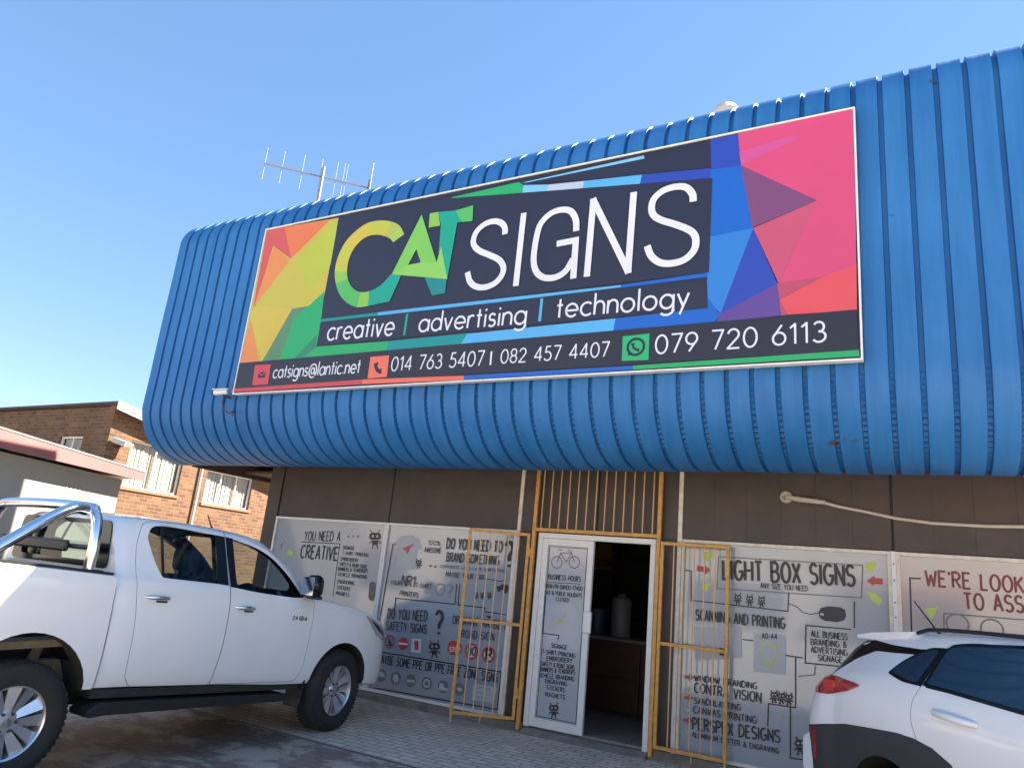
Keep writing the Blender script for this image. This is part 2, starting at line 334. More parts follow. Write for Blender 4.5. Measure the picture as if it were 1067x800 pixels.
PRINT=[('P','p_yellow',[(-0.002,2.247),(1.263,2.207),(1.234,0.294),(-0.024,0.394)]),('P','p_salmon',[(-0.002,2.247),(0.327,2.236),(0.557,1.747),(0.18,1.987),(0.075,1.157),(0.034,1.145)]),('P','p_orange',[(0.327,2.236),(1.122,2.202),(0.557,1.747)]),('P','p_orange2',[(0.196,1.974),(0.54,1.729),(0.046,1.15)]),('P','p_lime',[(1.264,2.201),(1.26,1.57),(0.989,1.269),(0.651,1.701)]),('P','p_gold',[(0.034,1.095),(0.034,1.145),(0.753,1.059),(0.392,0.391),(0.023,1.013)]),('P','p_orange2',[(0.032,0.98),(0.338,0.391),(-0.024,0.394)]),('P','p_greygreen',[(0.746,1.053),(1.013,1.061),(0.683,0.382),(0.393,0.387)]),('P','p_green',[(1.241,1.225),(1.267,0.835),(1.264,0.517),(0.946,0.372),(0.683,0.382),(0.807,0.908),(1.013,1.061)]),('P','p_tealgreen',[(1.24,0.67),(1.258,0.508),(1.177,0.381),(0.912,0.38)]),('P','p_green',[(1.275,0.522),(2.35,0.506),(2.311,0.354),(1.039,0.361)]),('P','p_teal',[(2.35,0.506),(3.385,0.512),(3.295,0.383),(2.311,0.354)]),('P','p_sky',[(3.374,0.506),(5.006,0.523),(4.991,0.392),(3.295,0.383)]),('P','p_blue',[(5.006,0.523),(5.869,0.543),(5.979,0.476),(5.924,0.398),(4.991,0.392)]),('P','p_teal',[(1.279,0.871),(2.125,0.87),(2.135,0.814),(1.258,0.824)]),('P','p_sky',[(2.125,0.87),(5.041,0.855),(5.042,0.831),(2.135,0.814)]),('P','p_blue',[(5.041,0.855),(5.873,0.878),(5.871,0.836),(5.042,0.825)]),('P','p_green',[(2.949,2.171),(3.808,2.192),(3.869,2.142),(3.865,2.051),(2.95,2.16)]),('P','p_sky2',[(3.869,2.142),(4.174,2.088),(4.154,2.01),(3.865,2.051)]),('P','p_lav',[(4.174,2.088),(4.576,2.049),(4.565,1.963),(4.154,2.01)]),('P','p_sky',[(4.576,2.049),(5.189,1.994),(5.175,1.895),(4.565,1.963)]),('P','p_royal',[(5.189,1.994),(5.877,1.922),(5.88,1.81),(5.175,1.895)]),('P','p_sky2',[(3.845,2.175),(5.199,2.204),(5.207,2.166),(4.089,2.136)]),('P','p_dark',[(3.895,2.165),(5.201,2.168),(5.856,2.192),(5.863,1.927),(5.169,2.0),(4.584,2.056)]),('P','p_royal',[(5.846,2.225),(6.099,2.228),(6.131,1.892),(5.861,1.904)]),('P','p_blue',[(5.854,1.905),(6.131,1.892),(6.241,1.248),(5.867,1.223)]),('P','p_blue2',[(5.867,1.223),(6.241,1.248),(5.979,0.472),(5.841,0.634)]),('P','p_blue',[(5.853,0.649),(5.962,0.477),(5.718,0.412),(5.713,0.552)]),('P','p_royal',[(6.241,1.248),(6.442,0.698),(5.973,0.473)]),('P','p_pink',[(6.099,2.232),(7.069,2.25),(7.056,1.275),(6.766,1.417)]),('P','p_pink',[(6.099,2.232),(6.766,1.417),(6.131,1.892)]),('P','p_pink',[(6.759,1.422),(7.056,1.281),(7.046,0.761)]),('P','p_magenta',[(6.131,1.898),(6.111,2.034),(6.58,2.096),(6.636,2.059)]),('P','p_plum',[(6.131,1.892),(6.761,1.418),(6.233,1.253)]),('P','p_rose',[(6.241,1.248),(6.761,1.418),(6.452,0.702)]),('P','p_pink',[(6.761,1.418),(7.049,0.795),(6.812,0.716),(6.452,0.699)]),('P','p_mauve',[(6.439,0.698),(6.452,0.702),(6.812,0.716),(6.458,0.547)]),('P','p_coral',[(6.812,0.716),(7.049,0.795),(7.042,0.399),(6.527,0.411),(6.458,0.547)]),('P','p_violet',[(5.973,0.473),(6.439,0.698),(6.464,0.537),(6.48,0.409),(5.938,0.398)]),('P','p_mauve',[(6.458,0.547),(6.527,0.411),(6.475,0.407)]),('P','p_dark',[(1.266,2.19),(2.784,2.184),(2.95,2.158),(4.492,1.975),(5.874,1.815),(5.865,0.874),(1.28,0.865)]),('P','p_dark',[(1.268,0.829),(5.849,0.814),(5.863,0.537),(1.277,0.525)]),('P','p_bar',[(-0.024,0.394),(7.04,0.405),(7.045,0.064),(-0.042,0.058)]),('P','p_red',[(-0.042,0.058),(2.055,0.075),(2.065,0.021),(-0.051,0.011)]),('P','p_coral2',[(2.055,0.075),(3.394,0.05),(3.4,0.004),(2.065,0.021)]),('P','p_blue',[(3.394,0.05),(5.204,0.048),(5.206,0.01),(3.4,0.004)]),('P','p_green',[(5.204,0.048),(7.045,0.067),(7.051,0.014),(5.206,0.01)])]
NAME=[('P','c_ygreen',[(2.347,1.806),(2.326,1.84),(2.189,1.739),(2.204,1.724)]),('P','c_ygreen',[(2.326,1.84),(2.296,1.887),(2.167,1.761),(2.189,1.739)]),('P','c_ygreen',[(2.296,1.887),(2.26,1.929),(2.144,1.78),(2.167,1.761)]),('P','c_olive',[(2.26,1.929),(2.218,1.96),(2.121,1.795),(2.144,1.78)]),('P','c_olive',[(2.218,1.96),(2.169,1.985),(2.097,1.808),(2.121,1.795)]),('P','c_olive',[(2.169,1.985),(2.119,2.006),(2.068,1.821),(2.097,1.808)]),('P','c_yellow',[(2.119,2.006),(2.066,2.023),(2.034,1.835),(2.068,1.821)]),('P','c_yellow',[(2.066,2.023),(2.011,2.037),(1.997,1.849),(2.034,1.835)]),('P','c_yellow',[(2.011,2.037),(1.953,2.047),(1.955,1.86),(1.997,1.849)]),('P','c_yellow',[(1.953,2.047),(1.892,2.052),(1.905,1.867),(1.955,1.86)]),('P','c_yellow',[(1.892,2.052),(1.829,2.053),(1.85,1.87),(1.905,1.867)]),('P','c_yellow',[(1.829,2.053),(1.767,2.046),(1.799,1.865),(1.85,1.87)]),('P','c_gold',[(1.767,2.046),(1.706,2.027),(1.755,1.851),(1.799,1.865)]),('P','c_gold',[(1.706,2.027),(1.647,1.999),(1.714,1.829),(1.755,1.851)]),('P','c_gold',[(1.647,1.999),(1.591,1.966),(1.678,1.804),(1.714,1.829)]),('P','c_gold',[(1.591,1.966),(1.541,1.928),(1.647,1.776),(1.678,1.804)]),('P','c_gold',[(1.541,1.928),(1.494,1.886),(1.62,1.744),(1.647,1.776)]),('P','c_gold',[(1.494,1.886),(1.454,1.837),(1.598,1.708),(1.62,1.744)]),('P','c_yellow',[(1.454,1.837),(1.421,1.782),(1.58,1.669),(1.598,1.708)]),('P','c_yellow',[(1.421,1.782),(1.394,1.721),(1.566,1.625),(1.58,1.669)]),('P','c_yellow',[(1.394,1.721),(1.375,1.659),(1.558,1.58),(1.566,1.625)]),('P','c_yellow',[(1.375,1.659),(1.364,1.597),(1.555,1.531),(1.558,1.58)]),('P','c_yellow',[(1.364,1.597),(1.36,1.533),(1.558,1.479),(1.555,1.531)]),('P','c_yellow',[(1.36,1.533),(1.363,1.472),(1.563,1.433),(1.558,1.479)]),('P','c_lime',[(1.363,1.472),(1.373,1.415),(1.572,1.397),(1.563,1.433)]),('P','c_lime',[(1.373,1.415),(1.39,1.36),(1.583,1.366),(1.572,1.397)]),('P','c_lime',[(1.39,1.36),(1.412,1.306),(1.597,1.337),(1.583,1.366)]),('P','c_green',[(1.412,1.306),(1.438,1.252),(1.614,1.307),(1.597,1.337)]),('P','c_green',[(1.438,1.252),(1.47,1.2),(1.633,1.278),(1.614,1.307)]),('P','c_green',[(1.47,1.2),(1.506,1.151),(1.654,1.251),(1.633,1.278)]),('P','c_green',[(1.506,1.151),(1.546,1.107),(1.679,1.226),(1.654,1.251)]),('P','c_green',[(1.546,1.107),(1.591,1.067),(1.707,1.202),(1.679,1.226)]),('P','c_green',[(1.591,1.067),(1.639,1.033),(1.736,1.182),(1.707,1.202)]),('P','c_green',[(1.639,1.033),(1.693,1.002),(1.765,1.166),(1.736,1.182)]),('P','c_green',[(1.693,1.002),(1.751,0.977),(1.795,1.153),(1.765,1.166)]),('P','c_green',[(1.751,0.977),(1.808,0.959),(1.83,1.143),(1.795,1.153)]),('P','c_lime',[(1.808,0.959),(1.864,0.952),(1.869,1.137),(1.83,1.143)]),('P','c_lime',[(1.864,0.952),(1.921,0.952),(1.912,1.135),(1.869,1.137)]),('P','c_lime',[(1.921,0.952),(1.976,0.955),(1.959,1.139),(1.912,1.135)]),('P','c_teal',[(1.976,0.955),(2.031,0.958),(2.01,1.15),(1.959,1.139)]),('P','c_teal',[(2.031,0.958),(2.085,0.963),(2.064,1.167),(2.01,1.15)]),('P','c_teal',[(2.085,0.963),(2.138,0.968),(2.114,1.192),(2.064,1.167)]),('P','c_teal',[(2.138,0.968),(2.193,0.972),(2.164,1.232),(2.114,1.192)]),('P','c_teal',[(2.193,0.972),(2.246,0.976),(2.21,1.28),(2.164,1.232)]),('P','c_teal',[(2.246,0.976),(2.282,0.978),(2.242,1.314),(2.21,1.28)]),('P','c_teal',[(2.282,0.978),(2.374,1.217),(2.392,1.285),(2.242,1.314)]),('P','c_teal2',[(2.726,1.223),(3.032,1.173),(3.035,0.994),(2.865,0.984)]),('P','c_teal',[(2.794,2.007),(3.031,1.983),(3.137,1.83),(3.079,1.827),(3.04,1.156),(2.879,1.498),(2.859,1.839)]),('P','c_lime',[(2.682,2.009),(2.797,2.007),(2.85,1.828),(2.694,1.828)]),('P','c_green',[(3.031,1.983),(3.264,2.007),(3.28,1.811),(3.138,1.825)]),('P','c_leaf',[(2.567,2.016),(2.561,1.582),(2.474,1.4),(2.257,1.312)]),('P','c_leaf',[(2.567,2.016),(2.869,1.377),(2.649,1.406),(2.561,1.582)]),('P','c_leaf2',[(2.257,1.312),(2.474,1.4),(2.649,1.406),(2.869,1.377)]),('P','c_leaf2',[(2.257,1.312),(2.869,1.377),(2.902,1.569),(3.04,1.156)]),('L','white',0.067,[(3.711,1.584),(3.71,1.597),(3.71,1.616),(3.708,1.638),(3.703,1.657),(3.695,1.675),(3.684,1.693),(3.671,1.709),(3.654,1.724),(3.633,1.737),(3.608,1.749),(3.581,1.758),(3.554,1.763),(3.525,1.764),(3.496,1.761),(3.466,1.754),(3.439,1.745),(3.413,1.731),(3.388,1.713),(3.366,1.693),(3.349,1.672),(3.336,1.649),(3.328,1.623),(3.323,1.598),(3.321,1.574),(3.323,1.553),(3.329,1.533),(3.338,1.514),(3.35,1.496),(3.365,1.478),(3.383,1.462),(3.403,1.446),(3.427,1.43),(3.455,1.414),(3.486,1.399),(3.519,1.383),(3.55,1.367),(3.582,1.35),(3.615,1.333),(3.646,1.315),(3.672,1.296),(3.694,1.275),(3.711,1.253),(3.725,1.23),(3.735,1.208),(3.739,1.186),(3.74,1.164),(3.736,1.142),(3.729,1.121),(3.718,1.099),(3.703,1.078),(3.684,1.058),(3.663,1.041),(3.639,1.027),(3.612,1.017),(3.583,1.009),(3.554,1.004),(3.525,1.003),(3.495,1.004),(3.465,1.009),(3.438,1.018),(3.411,1.03),(3.385,1.046),(3.362,1.066),(3.342,1.088),(3.325,1.117),(3.312,1.151),(3.301,1.184),(3.294,1.206)]),('L','white',0.067,[(3.915,1.798),(3.907,0.972)]),('L','white',0.067,[(4.538,1.488),(4.537,1.511),(4.535,1.544),(4.532,1.581),(4.525,1.614),(4.513,1.644),(4.498,1.673),(4.481,1.699),(4.46,1.721),(4.437,1.736),(4.41,1.747),(4.382,1.754),(4.353,1.757),(4.324,1.757),(4.292,1.753),(4.261,1.746),(4.232,1.734),(4.204,1.717),(4.177,1.695),(4.153,1.67),(4.133,1.644),(4.12,1.619),(4.111,1.593),(4.105,1.563),(4.099,1.526),(4.093,1.479),(4.088,1.423),(4.085,1.368),(4.083,1.318),(4.083,1.278),(4.085,1.241),(4.09,1.209),(4.096,1.178),(4.106,1.149),(4.118,1.122),(4.133,1.098),(4.15,1.076),(4.17,1.058),(4.192,1.042),(4.217,1.028),(4.243,1.019),(4.272,1.013),(4.303,1.01),(4.335,1.011),(4.364,1.016),(4.39,1.024),(4.416,1.036),(4.439,1.051),(4.461,1.071),(4.481,1.098),(4.5,1.133),(4.516,1.165),(4.528,1.188)]),('L','white',0.067,[(4.333,1.379),(4.542,1.388),(4.547,0.975)]),('L','white',0.067,[(4.69,0.977),(4.701,1.8),(5.109,0.98),(5.121,1.81)]),('L','white',0.067,[(5.705,1.599),(5.705,1.613),(5.705,1.633),(5.703,1.655),(5.697,1.676),(5.687,1.697),(5.672,1.719),(5.656,1.74),(5.637,1.757),(5.617,1.769),(5.596,1.777),(5.572,1.782),(5.546,1.785),(5.515,1.786),(5.481,1.784),(5.448,1.778),(5.417,1.769),(5.39,1.755),(5.365,1.737),(5.344,1.717),(5.327,1.695),(5.317,1.671),(5.311,1.646),(5.309,1.62),(5.309,1.597),(5.312,1.576),(5.316,1.557),(5.324,1.539),(5.335,1.522),(5.349,1.505),(5.366,1.49),(5.387,1.475),(5.412,1.459),(5.445,1.441),(5.484,1.423),(5.524,1.404),(5.561,1.385),(5.596,1.365),(5.631,1.346),(5.662,1.326),(5.688,1.306),(5.708,1.286),(5.723,1.265),(5.733,1.244),(5.74,1.221),(5.743,1.194),(5.743,1.164),(5.739,1.135),(5.73,1.108),(5.715,1.084),(5.694,1.061),(5.671,1.041),(5.645,1.025),(5.617,1.014),(5.585,1.007),(5.553,1.004),(5.522,1.003),(5.493,1.005),(5.465,1.009),(5.438,1.017),(5.413,1.028),(5.389,1.043),(5.366,1.062),(5.345,1.084),(5.327,1.107),(5.312,1.135),(5.3,1.166),(5.291,1.195),(5.285,1.215)])]
TAG=[('T','white','creative',(1.422,0.584),(2.395,0.571),0.239,0.1),('T','white','advertising',(2.744,0.578),(4.054,0.554),0.219,0.1),('T','white','technology',(4.394,0.583),(5.692,0.567),0.213,0.1),('L','c_teal',0.03,[(2.557,0.802),(2.554,0.554)]),('L','p_sky',0.03,[(4.218,0.806),(4.214,0.563)])]
CONTACT=[('T','white','catsigns@lantic.net',(0.642,0.163),(1.996,0.157),0.163,0.1),('T','white','014 763 5407',(2.442,0.151),(3.614,0.146),0.155,0.1),('L','white',0.02,[(3.698,0.288),(3.7,0.145)]),('T','white','082 457 4407',(3.817,0.154),(4.964,0.152),0.141,0.1),('T','white','079 720 6113',(5.41,0.145),(6.812,0.154),0.171,0.1)]
MAIL=[('P','p_red',[(0.291,0.347),(0.568,0.343),(0.582,0.088),(0.312,0.088)]),('P','p_bar',[(0.379,0.251),(0.501,0.252),(0.508,0.177),(0.387,0.175)]),('L','p_red',0.012,[(0.38,0.247),(0.443,0.208),(0.496,0.248)])]
PHONE=[('P','p_coral2',[(2.124,0.334),(2.387,0.335),(2.398,0.087),(2.129,0.082)]),('L','p_bar',0.045,[(2.221,0.252),(2.224,0.209),(2.252,0.172),(2.299,0.148)]),('L','p_bar',0.06,[(2.215,0.26),(2.224,0.231)]),('L','p_bar',0.06,[(2.28,0.156),(2.314,0.158)])]
CHAT=[('P','p_wgreen',[(5.092,0.335),(5.345,0.343),(5.348,0.093),(5.096,0.099)]),('R','p_bar',(5.223,0.225),0.077,0.025),('P','p_bar',[(5.151,0.14),(5.158,0.197),(5.192,0.156)]),('L','p_bar',0.022,[(5.192,0.259),(5.197,0.226),(5.221,0.199),(5.253,0.191)]),('L','p_bar',0.035,[(5.192,0.262),(5.196,0.243)]),('L','p_bar',0.035,[(5.237,0.192),(5.256,0.194)])]
WIN1=[('T','ink','YOU NEED A',(-7.755,1.886),(-7.088,1.914),0.128,0.12),('L','ink',0.012,[(-7.808,1.863),(-7.081,1.879),(-7.062,1.182)]),('T','ink','CREATIVE',(-7.776,1.643),(-7.088,1.653),0.174,0.14),('T','ink','SIGNAGE',(-7.013,1.81),(-6.81,1.81),0.048,0.15400000000000003),('T','ink','T-SHIRT PRINTING',(-7.008,1.736),(-6.549,1.737),0.047,0.15400000000000003),('T','ink','EMBROIDERY',(-7.017,1.658),(-6.709,1.653),0.047,0.15400000000000003),('T','ink','SAFETY & ROAD SIGNS',(-7.028,1.588),(-6.548,1.584),0.047,0.15400000000000003),('T','ink','BANNERS & TEARDROPS',(-7.043,1.52),(-6.52,1.527),0.047,0.15400000000000003),('T','ink','VEHICLE BRANDING',(-7.028,1.45),(-6.516,1.452),0.047,0.15400000000000003),('T','ink','ENGRAVING',(-7.016,1.356),(-6.721,1.355),0.046,0.15400000000000003),('T','ink','STICKERS',(-7.011,1.278),(-6.781,1.273),0.046,0.15400000000000003),('T','ink','MAGNETS',(-7.013,1.205),(-6.783,1.195),0.046,0.15400000000000003),('P','ink',[(-6.583,2.037),(-6.548,2.06),(-6.431,2.066),(-6.389,2.048),(-6.374,1.999),(-6.408,1.972),(-6.537,1.965),(-6.58,1.987)]),('L','ink',0.012,[(-6.537,2.055),(-6.581,2.098)]),('L','ink',0.012,[(-6.44,2.06),(-6.413,2.107)]),('C','pale',(-6.519,2.013),0.018),('C','pale',(-6.442,2.017),0.018),('P','ink',[(-6.529,1.957),(-6.413,1.964),(-6.415,1.902),(-6.504,1.896)]),('L','ink',0.014,[(-6.527,1.95),(-6.566,1.913)]),('L','ink',0.014,[(-6.412,1.957),(-6.361,1.925)]),('L','ink',0.016,[(-6.488,1.897),(-6.498,1.847)]),('L','ink',0.016,[(-6.431,1.901),(-6.403,1.853)]),('P','ink2',[(-6.462,1.398),(-6.426,1.424),(-6.379,1.423),(-6.35,1.392),(-6.338,1.237),(-6.362,1.184),(-6.415,1.184),(-6.45,1.226)]),('P','olive',[(-6.423,1.279),(-6.378,1.309),(-6.361,1.272),(-6.399,1.243)]),('L','ink',0.01,[(-8.151,1.82),(-8.187,1.804),(-8.182,1.733)]),('P','lime',[(-8.033,1.743),(-7.908,1.709),(-7.943,1.659),(-8.036,1.672)]),('P','ink2',[(-6.978,1.993),(-6.936,2.001),(-6.944,1.968)]),('P','ink2',[(-6.889,1.998),(-6.848,2.005),(-6.856,1.973)]),('P','ink2',[(-6.802,2.003),(-6.761,2.01),(-6.769,1.978)])]
WIN2=[('P','pale',[(-6.09,2.019),(-5.992,2.057),(-5.87,2.064),(-5.749,2.021),(-5.683,1.913),(-5.755,1.86),(-5.727,1.632),(-6.052,1.62),(-6.066,1.872),(-6.141,1.9)]),('P','red',[(-5.997,1.883),(-5.85,1.944),(-5.812,1.959),(-5.864,1.901),(-5.884,1.851),(-5.919,1.81),(-5.926,1.855)]),('T','ink','100%',(-5.591,1.96),(-5.404,1.955),0.051,0.132),('T','ink','AWESOME',(-5.635,1.861),(-5.379,1.859),0.062,0.132),('T','ink','DO YOU NEED TO',(-5.299,1.927),(-4.49,1.933),0.127,0.12),('T','ink','BRAND SOMETHING',(-5.277,1.769),(-4.518,1.778),0.106,0.12),('T','ink','CORPORATE GIFTS CAPS SHIRTS PENS',(-5.365,1.684),(-4.4,1.697),0.035,0.132),('T','ink','MAYBE YOUR CAR',(-5.258,1.581),(-4.699,1.587),0.059,0.132),('T','ink','?',(-4.418,1.761),(-4.321,1.769),0.293,0.16),('P','ink',[(-5.754,1.74),(-5.738,1.751),(-5.683,1.755),(-5.664,1.747),(-5.657,1.723),(-5.673,1.71),(-5.733,1.705),(-5.753,1.716)]),('L','ink',0.012,[(-5.733,1.749),(-5.753,1.769)]),('L','ink',0.012,[(-5.687,1.752),(-5.674,1.775)]),('C','pale',(-5.725,1.729),0.008),('C','pale',(-5.689,1.731),0.008),('P','ink',[(-5.73,1.702),(-5.676,1.706),(-5.677,1.676),(-5.719,1.673)]),('L','ink',0.014,[(-5.729,1.698),(-5.748,1.68)]),('L','ink',0.014,[(-5.675,1.702),(-5.651,1.687)]),('L','ink',0.016,[(-5.712,1.673),(-5.717,1.649)]),('L','ink',0.016,[(-5.684,1.675),(-5.672,1.652)]),('P','red',[(-5.546,1.693),(-5.513,1.711),(-5.479,1.695),(-5.508,1.674)]),('P','red',[(-5.467,1.692),(-5.443,1.71),(-5.412,1.69),(-5.441,1.673)]),('P','ink',[(-4.521,1.528),(-4.47,1.541),(-4.445,1.564),(-4.368,1.559),(-4.346,1.514),(-4.359,1.484),(-4.507,1.494)]),('C','ink',(-4.479,1.491),0.026),('C','ink',(-4.387,1.484),0.026),('L','ink',0.01,[(-4.69,1.603),(-4.459,1.592),(-4.409,1.614)]),('P','ink',[(-4.821,1.414),(-4.811,1.421),(-4.778,1.424),(-4.766,1.419),(-4.762,1.404),(-4.772,1.395),(-4.809,1.392),(-4.821,1.398)]),('L','ink',0.012,[(-4.808,1.419),(-4.82,1.432)]),('L','ink',0.012,[(-4.78,1.422),(-4.772,1.437)]),('C','pale',(-4.804,1.407),0.005),('C','pale',(-4.781,1.409),0.005),('P','ink',[(-4.807,1.389),(-4.774,1.392),(-4.775,1.373),(-4.801,1.371)]),('L','ink',0.014,[(-4.807,1.387),(-4.818,1.375)]),('L','ink',0.014,[(-4.773,1.39),(-4.759,1.381)]),('L','ink',0.016,[(-4.796,1.371),(-4.8,1.355)]),('L','ink',0.016,[(-4.78,1.373),(-4.772,1.358)]),('P','ink',[(-4.732,1.422),(-4.722,1.429),(-4.689,1.432),(-4.677,1.427),(-4.673,1.412),(-4.683,1.403),(-4.72,1.4),(-4.732,1.406)]),('L','ink',0.012,[(-4.719,1.428),(-4.731,1.44)]),('L','ink',0.012,[(-4.691,1.43),(-4.683,1.445)]),('C','pale',(-4.715,1.415),0.005),('C','pale',(-4.692,1.417),0.005),('P','ink',[(-4.718,1.398),(-4.685,1.401),(-4.686,1.381),(-4.712,1.379)]),('L','ink',0.014,[(-4.718,1.395),(-4.729,1.384)]),('L','ink',0.014,[(-4.685,1.398),(-4.67,1.389)]),('L','ink',0.016,[(-4.707,1.379),(-4.711,1.364)]),('L','ink',0.016,[(-4.691,1.381),(-4.683,1.366)]),('P','ink',[(-4.633,1.431),(-4.623,1.438),(-4.59,1.441),(-4.578,1.436),(-4.575,1.421),(-4.585,1.412),(-4.621,1.409),(-4.633,1.415)]),('L','ink',0.012,[(-4.62,1.437),(-4.632,1.449)]),('L','ink',0.012,[(-4.593,1.439),(-4.584,1.454)]),('C','pale',(-4.616,1.424),0.005),('C','pale',(-4.594,1.426),0.005),('P','ink',[(-4.619,1.407),(-4.586,1.41),(-4.588,1.391),(-4.613,1.388)]),('L','ink',0.014,[(-4.619,1.404),(-4.63,1.393)]),('L','ink',0.014,[(-4.586,1.408),(-4.572,1.398)]),('L','ink',0.016,[(-4.609,1.389),(-4.612,1.373)]),('L','ink',0.016,[(-4.592,1.39),(-4.585,1.376)]),('T','ink','YOUR',(-6.107,1.414),(-5.947,1.415),0.056,0.132),('T','ink','NR1',(-5.927,1.416),(-5.721,1.415),0.127,0.12),('T','ink','T-SHIRT',(-5.701,1.414),(-5.457,1.417),0.055,0.132),('T','ink','PRINTERS',(-5.934,1.29),(-5.65,1.291),0.06,0.132),('R','pale2',(-5.327,1.422),0.067,0.012),('T','pale2','?',(-5.216,1.34),(-5.134,1.348),0.152,0.12),('L','ink',0.012,[(-6.106,1.935),(-6.158,1.926),(-6.213,0.932)]),('L','ink',0.012,[(-5.089,1.51),(-5.079,1.269)]),('L','ink',0.012,[(-5.045,1.51),(-5.034,1.268)]),('L','ink',0.012,[(-5.987,1.05),(-5.997,1.252),(-5.078,1.266)]),('L','ink',0.012,[(-5.041,1.264),(-4.646,1.267),(-4.648,1.223),(-4.313,1.217)]),('P','ink',[(-4.611,1.181),(-4.541,1.182),(-4.558,1.151),(-4.593,1.153)]),('T','ink','DO YOU NEED',(-6.08,0.993),(-5.464,1.025),0.119,0.12),('T','ink','SAFETY SIGNS',(-6.084,0.853),(-5.453,0.876),0.105,0.12),('T','ink','?',(-5.313,0.886),(-5.213,0.898),0.268,0.16),('T','ink','OR WANT MAYBE A',(-5.084,1.037),(-4.312,1.05),0.094,0.12),('T','ink','ROAD SIGN',(-4.932,0.895),(-4.481,0.911),0.087,0.12),('R','red',(-6.003,0.718),0.07,0.022),('L','ink',0.03,[(-6.009,0.751),(-6.01,0.714),(-5.973,0.688)]),('L','ink',0.015,[(-6.044,0.673),(-5.948,0.679)]),('C','red',(-5.787,0.72),0.075),('P','white',[(-5.859,0.726),(-5.717,0.731),(-5.714,0.711),(-5.856,0.705)]),('P','palew',[(-5.666,0.801),(-5.511,0.807),(-5.501,0.641),(-5.651,0.637)]),('P','red',[(-5.622,0.77),(-5.561,0.783),(-5.537,0.676),(-5.598,0.668)]),('P','ink',[(-5.392,0.757),(-5.363,0.777),(-5.27,0.789),(-5.237,0.776),(-5.226,0.736),(-5.254,0.713),(-5.357,0.7),(-5.391,0.716)]),('L','ink',0.012,[(-5.355,0.774),(-5.389,0.807)]),('L','ink',0.012,[(-5.277,0.784),(-5.254,0.824)]),('C','pale',(-5.342,0.741),0.014),('C','pale',(-5.28,0.748),0.014),('P','ink',[(-5.351,0.694),(-5.258,0.706),(-5.261,0.654),(-5.333,0.645)]),('L','ink',0.014,[(-5.35,0.688),(-5.382,0.655)]),('L','ink',0.014,[(-5.257,0.7),(-5.217,0.676)]),('L','ink',0.016,[(-5.32,0.647),(-5.33,0.605)]),('L','ink',0.016,[(-5.274,0.653),(-5.252,0.615)]),('P','red',[(-5.068,0.844),(-4.98,0.846),(-4.917,0.805),(-4.915,0.736),(-4.966,0.683),(-5.052,0.678),(-5.113,0.717),(-5.119,0.789)]),('T','white','STOP',(-5.083,0.715),(-4.931,0.719),0.055,0.17600000000000002),('C','palew',(-4.77,0.754),0.08),('R','red',(-4.77,0.754),0.08,0.024),('T','ink','80',(-4.815,0.714),(-4.712,0.718),0.085,0.2),('C','palew',(-4.534,0.749),0.078),('R','red',(-4.534,0.749),0.078,0.024),('T','ink','P',(-4.559,0.69),(-4.49,0.694),0.112,0.24),('L','red',0.02,[(-4.606,0.791),(-4.464,0.705)]),('L','ink',0.014,[(-6.199,0.578),(-4.341,0.583),(-4.348,0.177),(-6.152,0.146)]),('T','ink','MAYBE SOME PPE OR PPE FREE ZONE SIGNS',(-6.15,0.447),(-4.378,0.463),0.097,0.13),('C','grey',(-6.068,0.307),0.077),('C','grey',(-5.831,0.305),0.076),('C','grey',(-5.598,0.308),0.075),('C','grey',(-5.359,0.313),0.074),('C','grey',(-5.118,0.311),0.073),('C','grey',(-4.884,0.317),0.072),('P','pale',[(-6.129,0.284),(-6.113,0.331),(-6.068,0.355),(-6.016,0.332),(-5.993,0.294)]),('P','pale',[(-5.866,0.347),(-5.812,0.352),(-5.774,0.289),(-5.795,0.274),(-5.797,0.239),(-5.822,0.27),(-5.835,0.233),(-5.854,0.278),(-5.879,0.28)]),('P','pale',[(-5.665,0.319),(-5.539,0.322),(-5.537,0.288),(-5.584,0.293),(-5.606,0.289),(-5.652,0.283)]),('R','pale',(-5.359,0.313),0.04,0.018),('P','pale',[(-5.169,0.341),(-5.118,0.342),(-5.098,0.305),(-5.046,0.296),(-5.05,0.273),(-5.173,0.266)]),('P','pale',[(-4.927,0.325),(-4.872,0.338),(-4.833,0.311),(-4.886,0.286)]),('P','pale',[(-4.701,0.408),(-4.375,0.411),(-4.402,0.233),(-4.702,0.225)]),('T','grey','SAFETY SIGNS',(-4.643,0.361),(-4.465,0.365),0.018,0.132),('T','grey','NEED',(-4.637,0.312),(-4.479,0.314),0.017,0.132),('T','grey','SIGNS',(-4.631,0.263),(-4.493,0.262),0.017,0.132)]
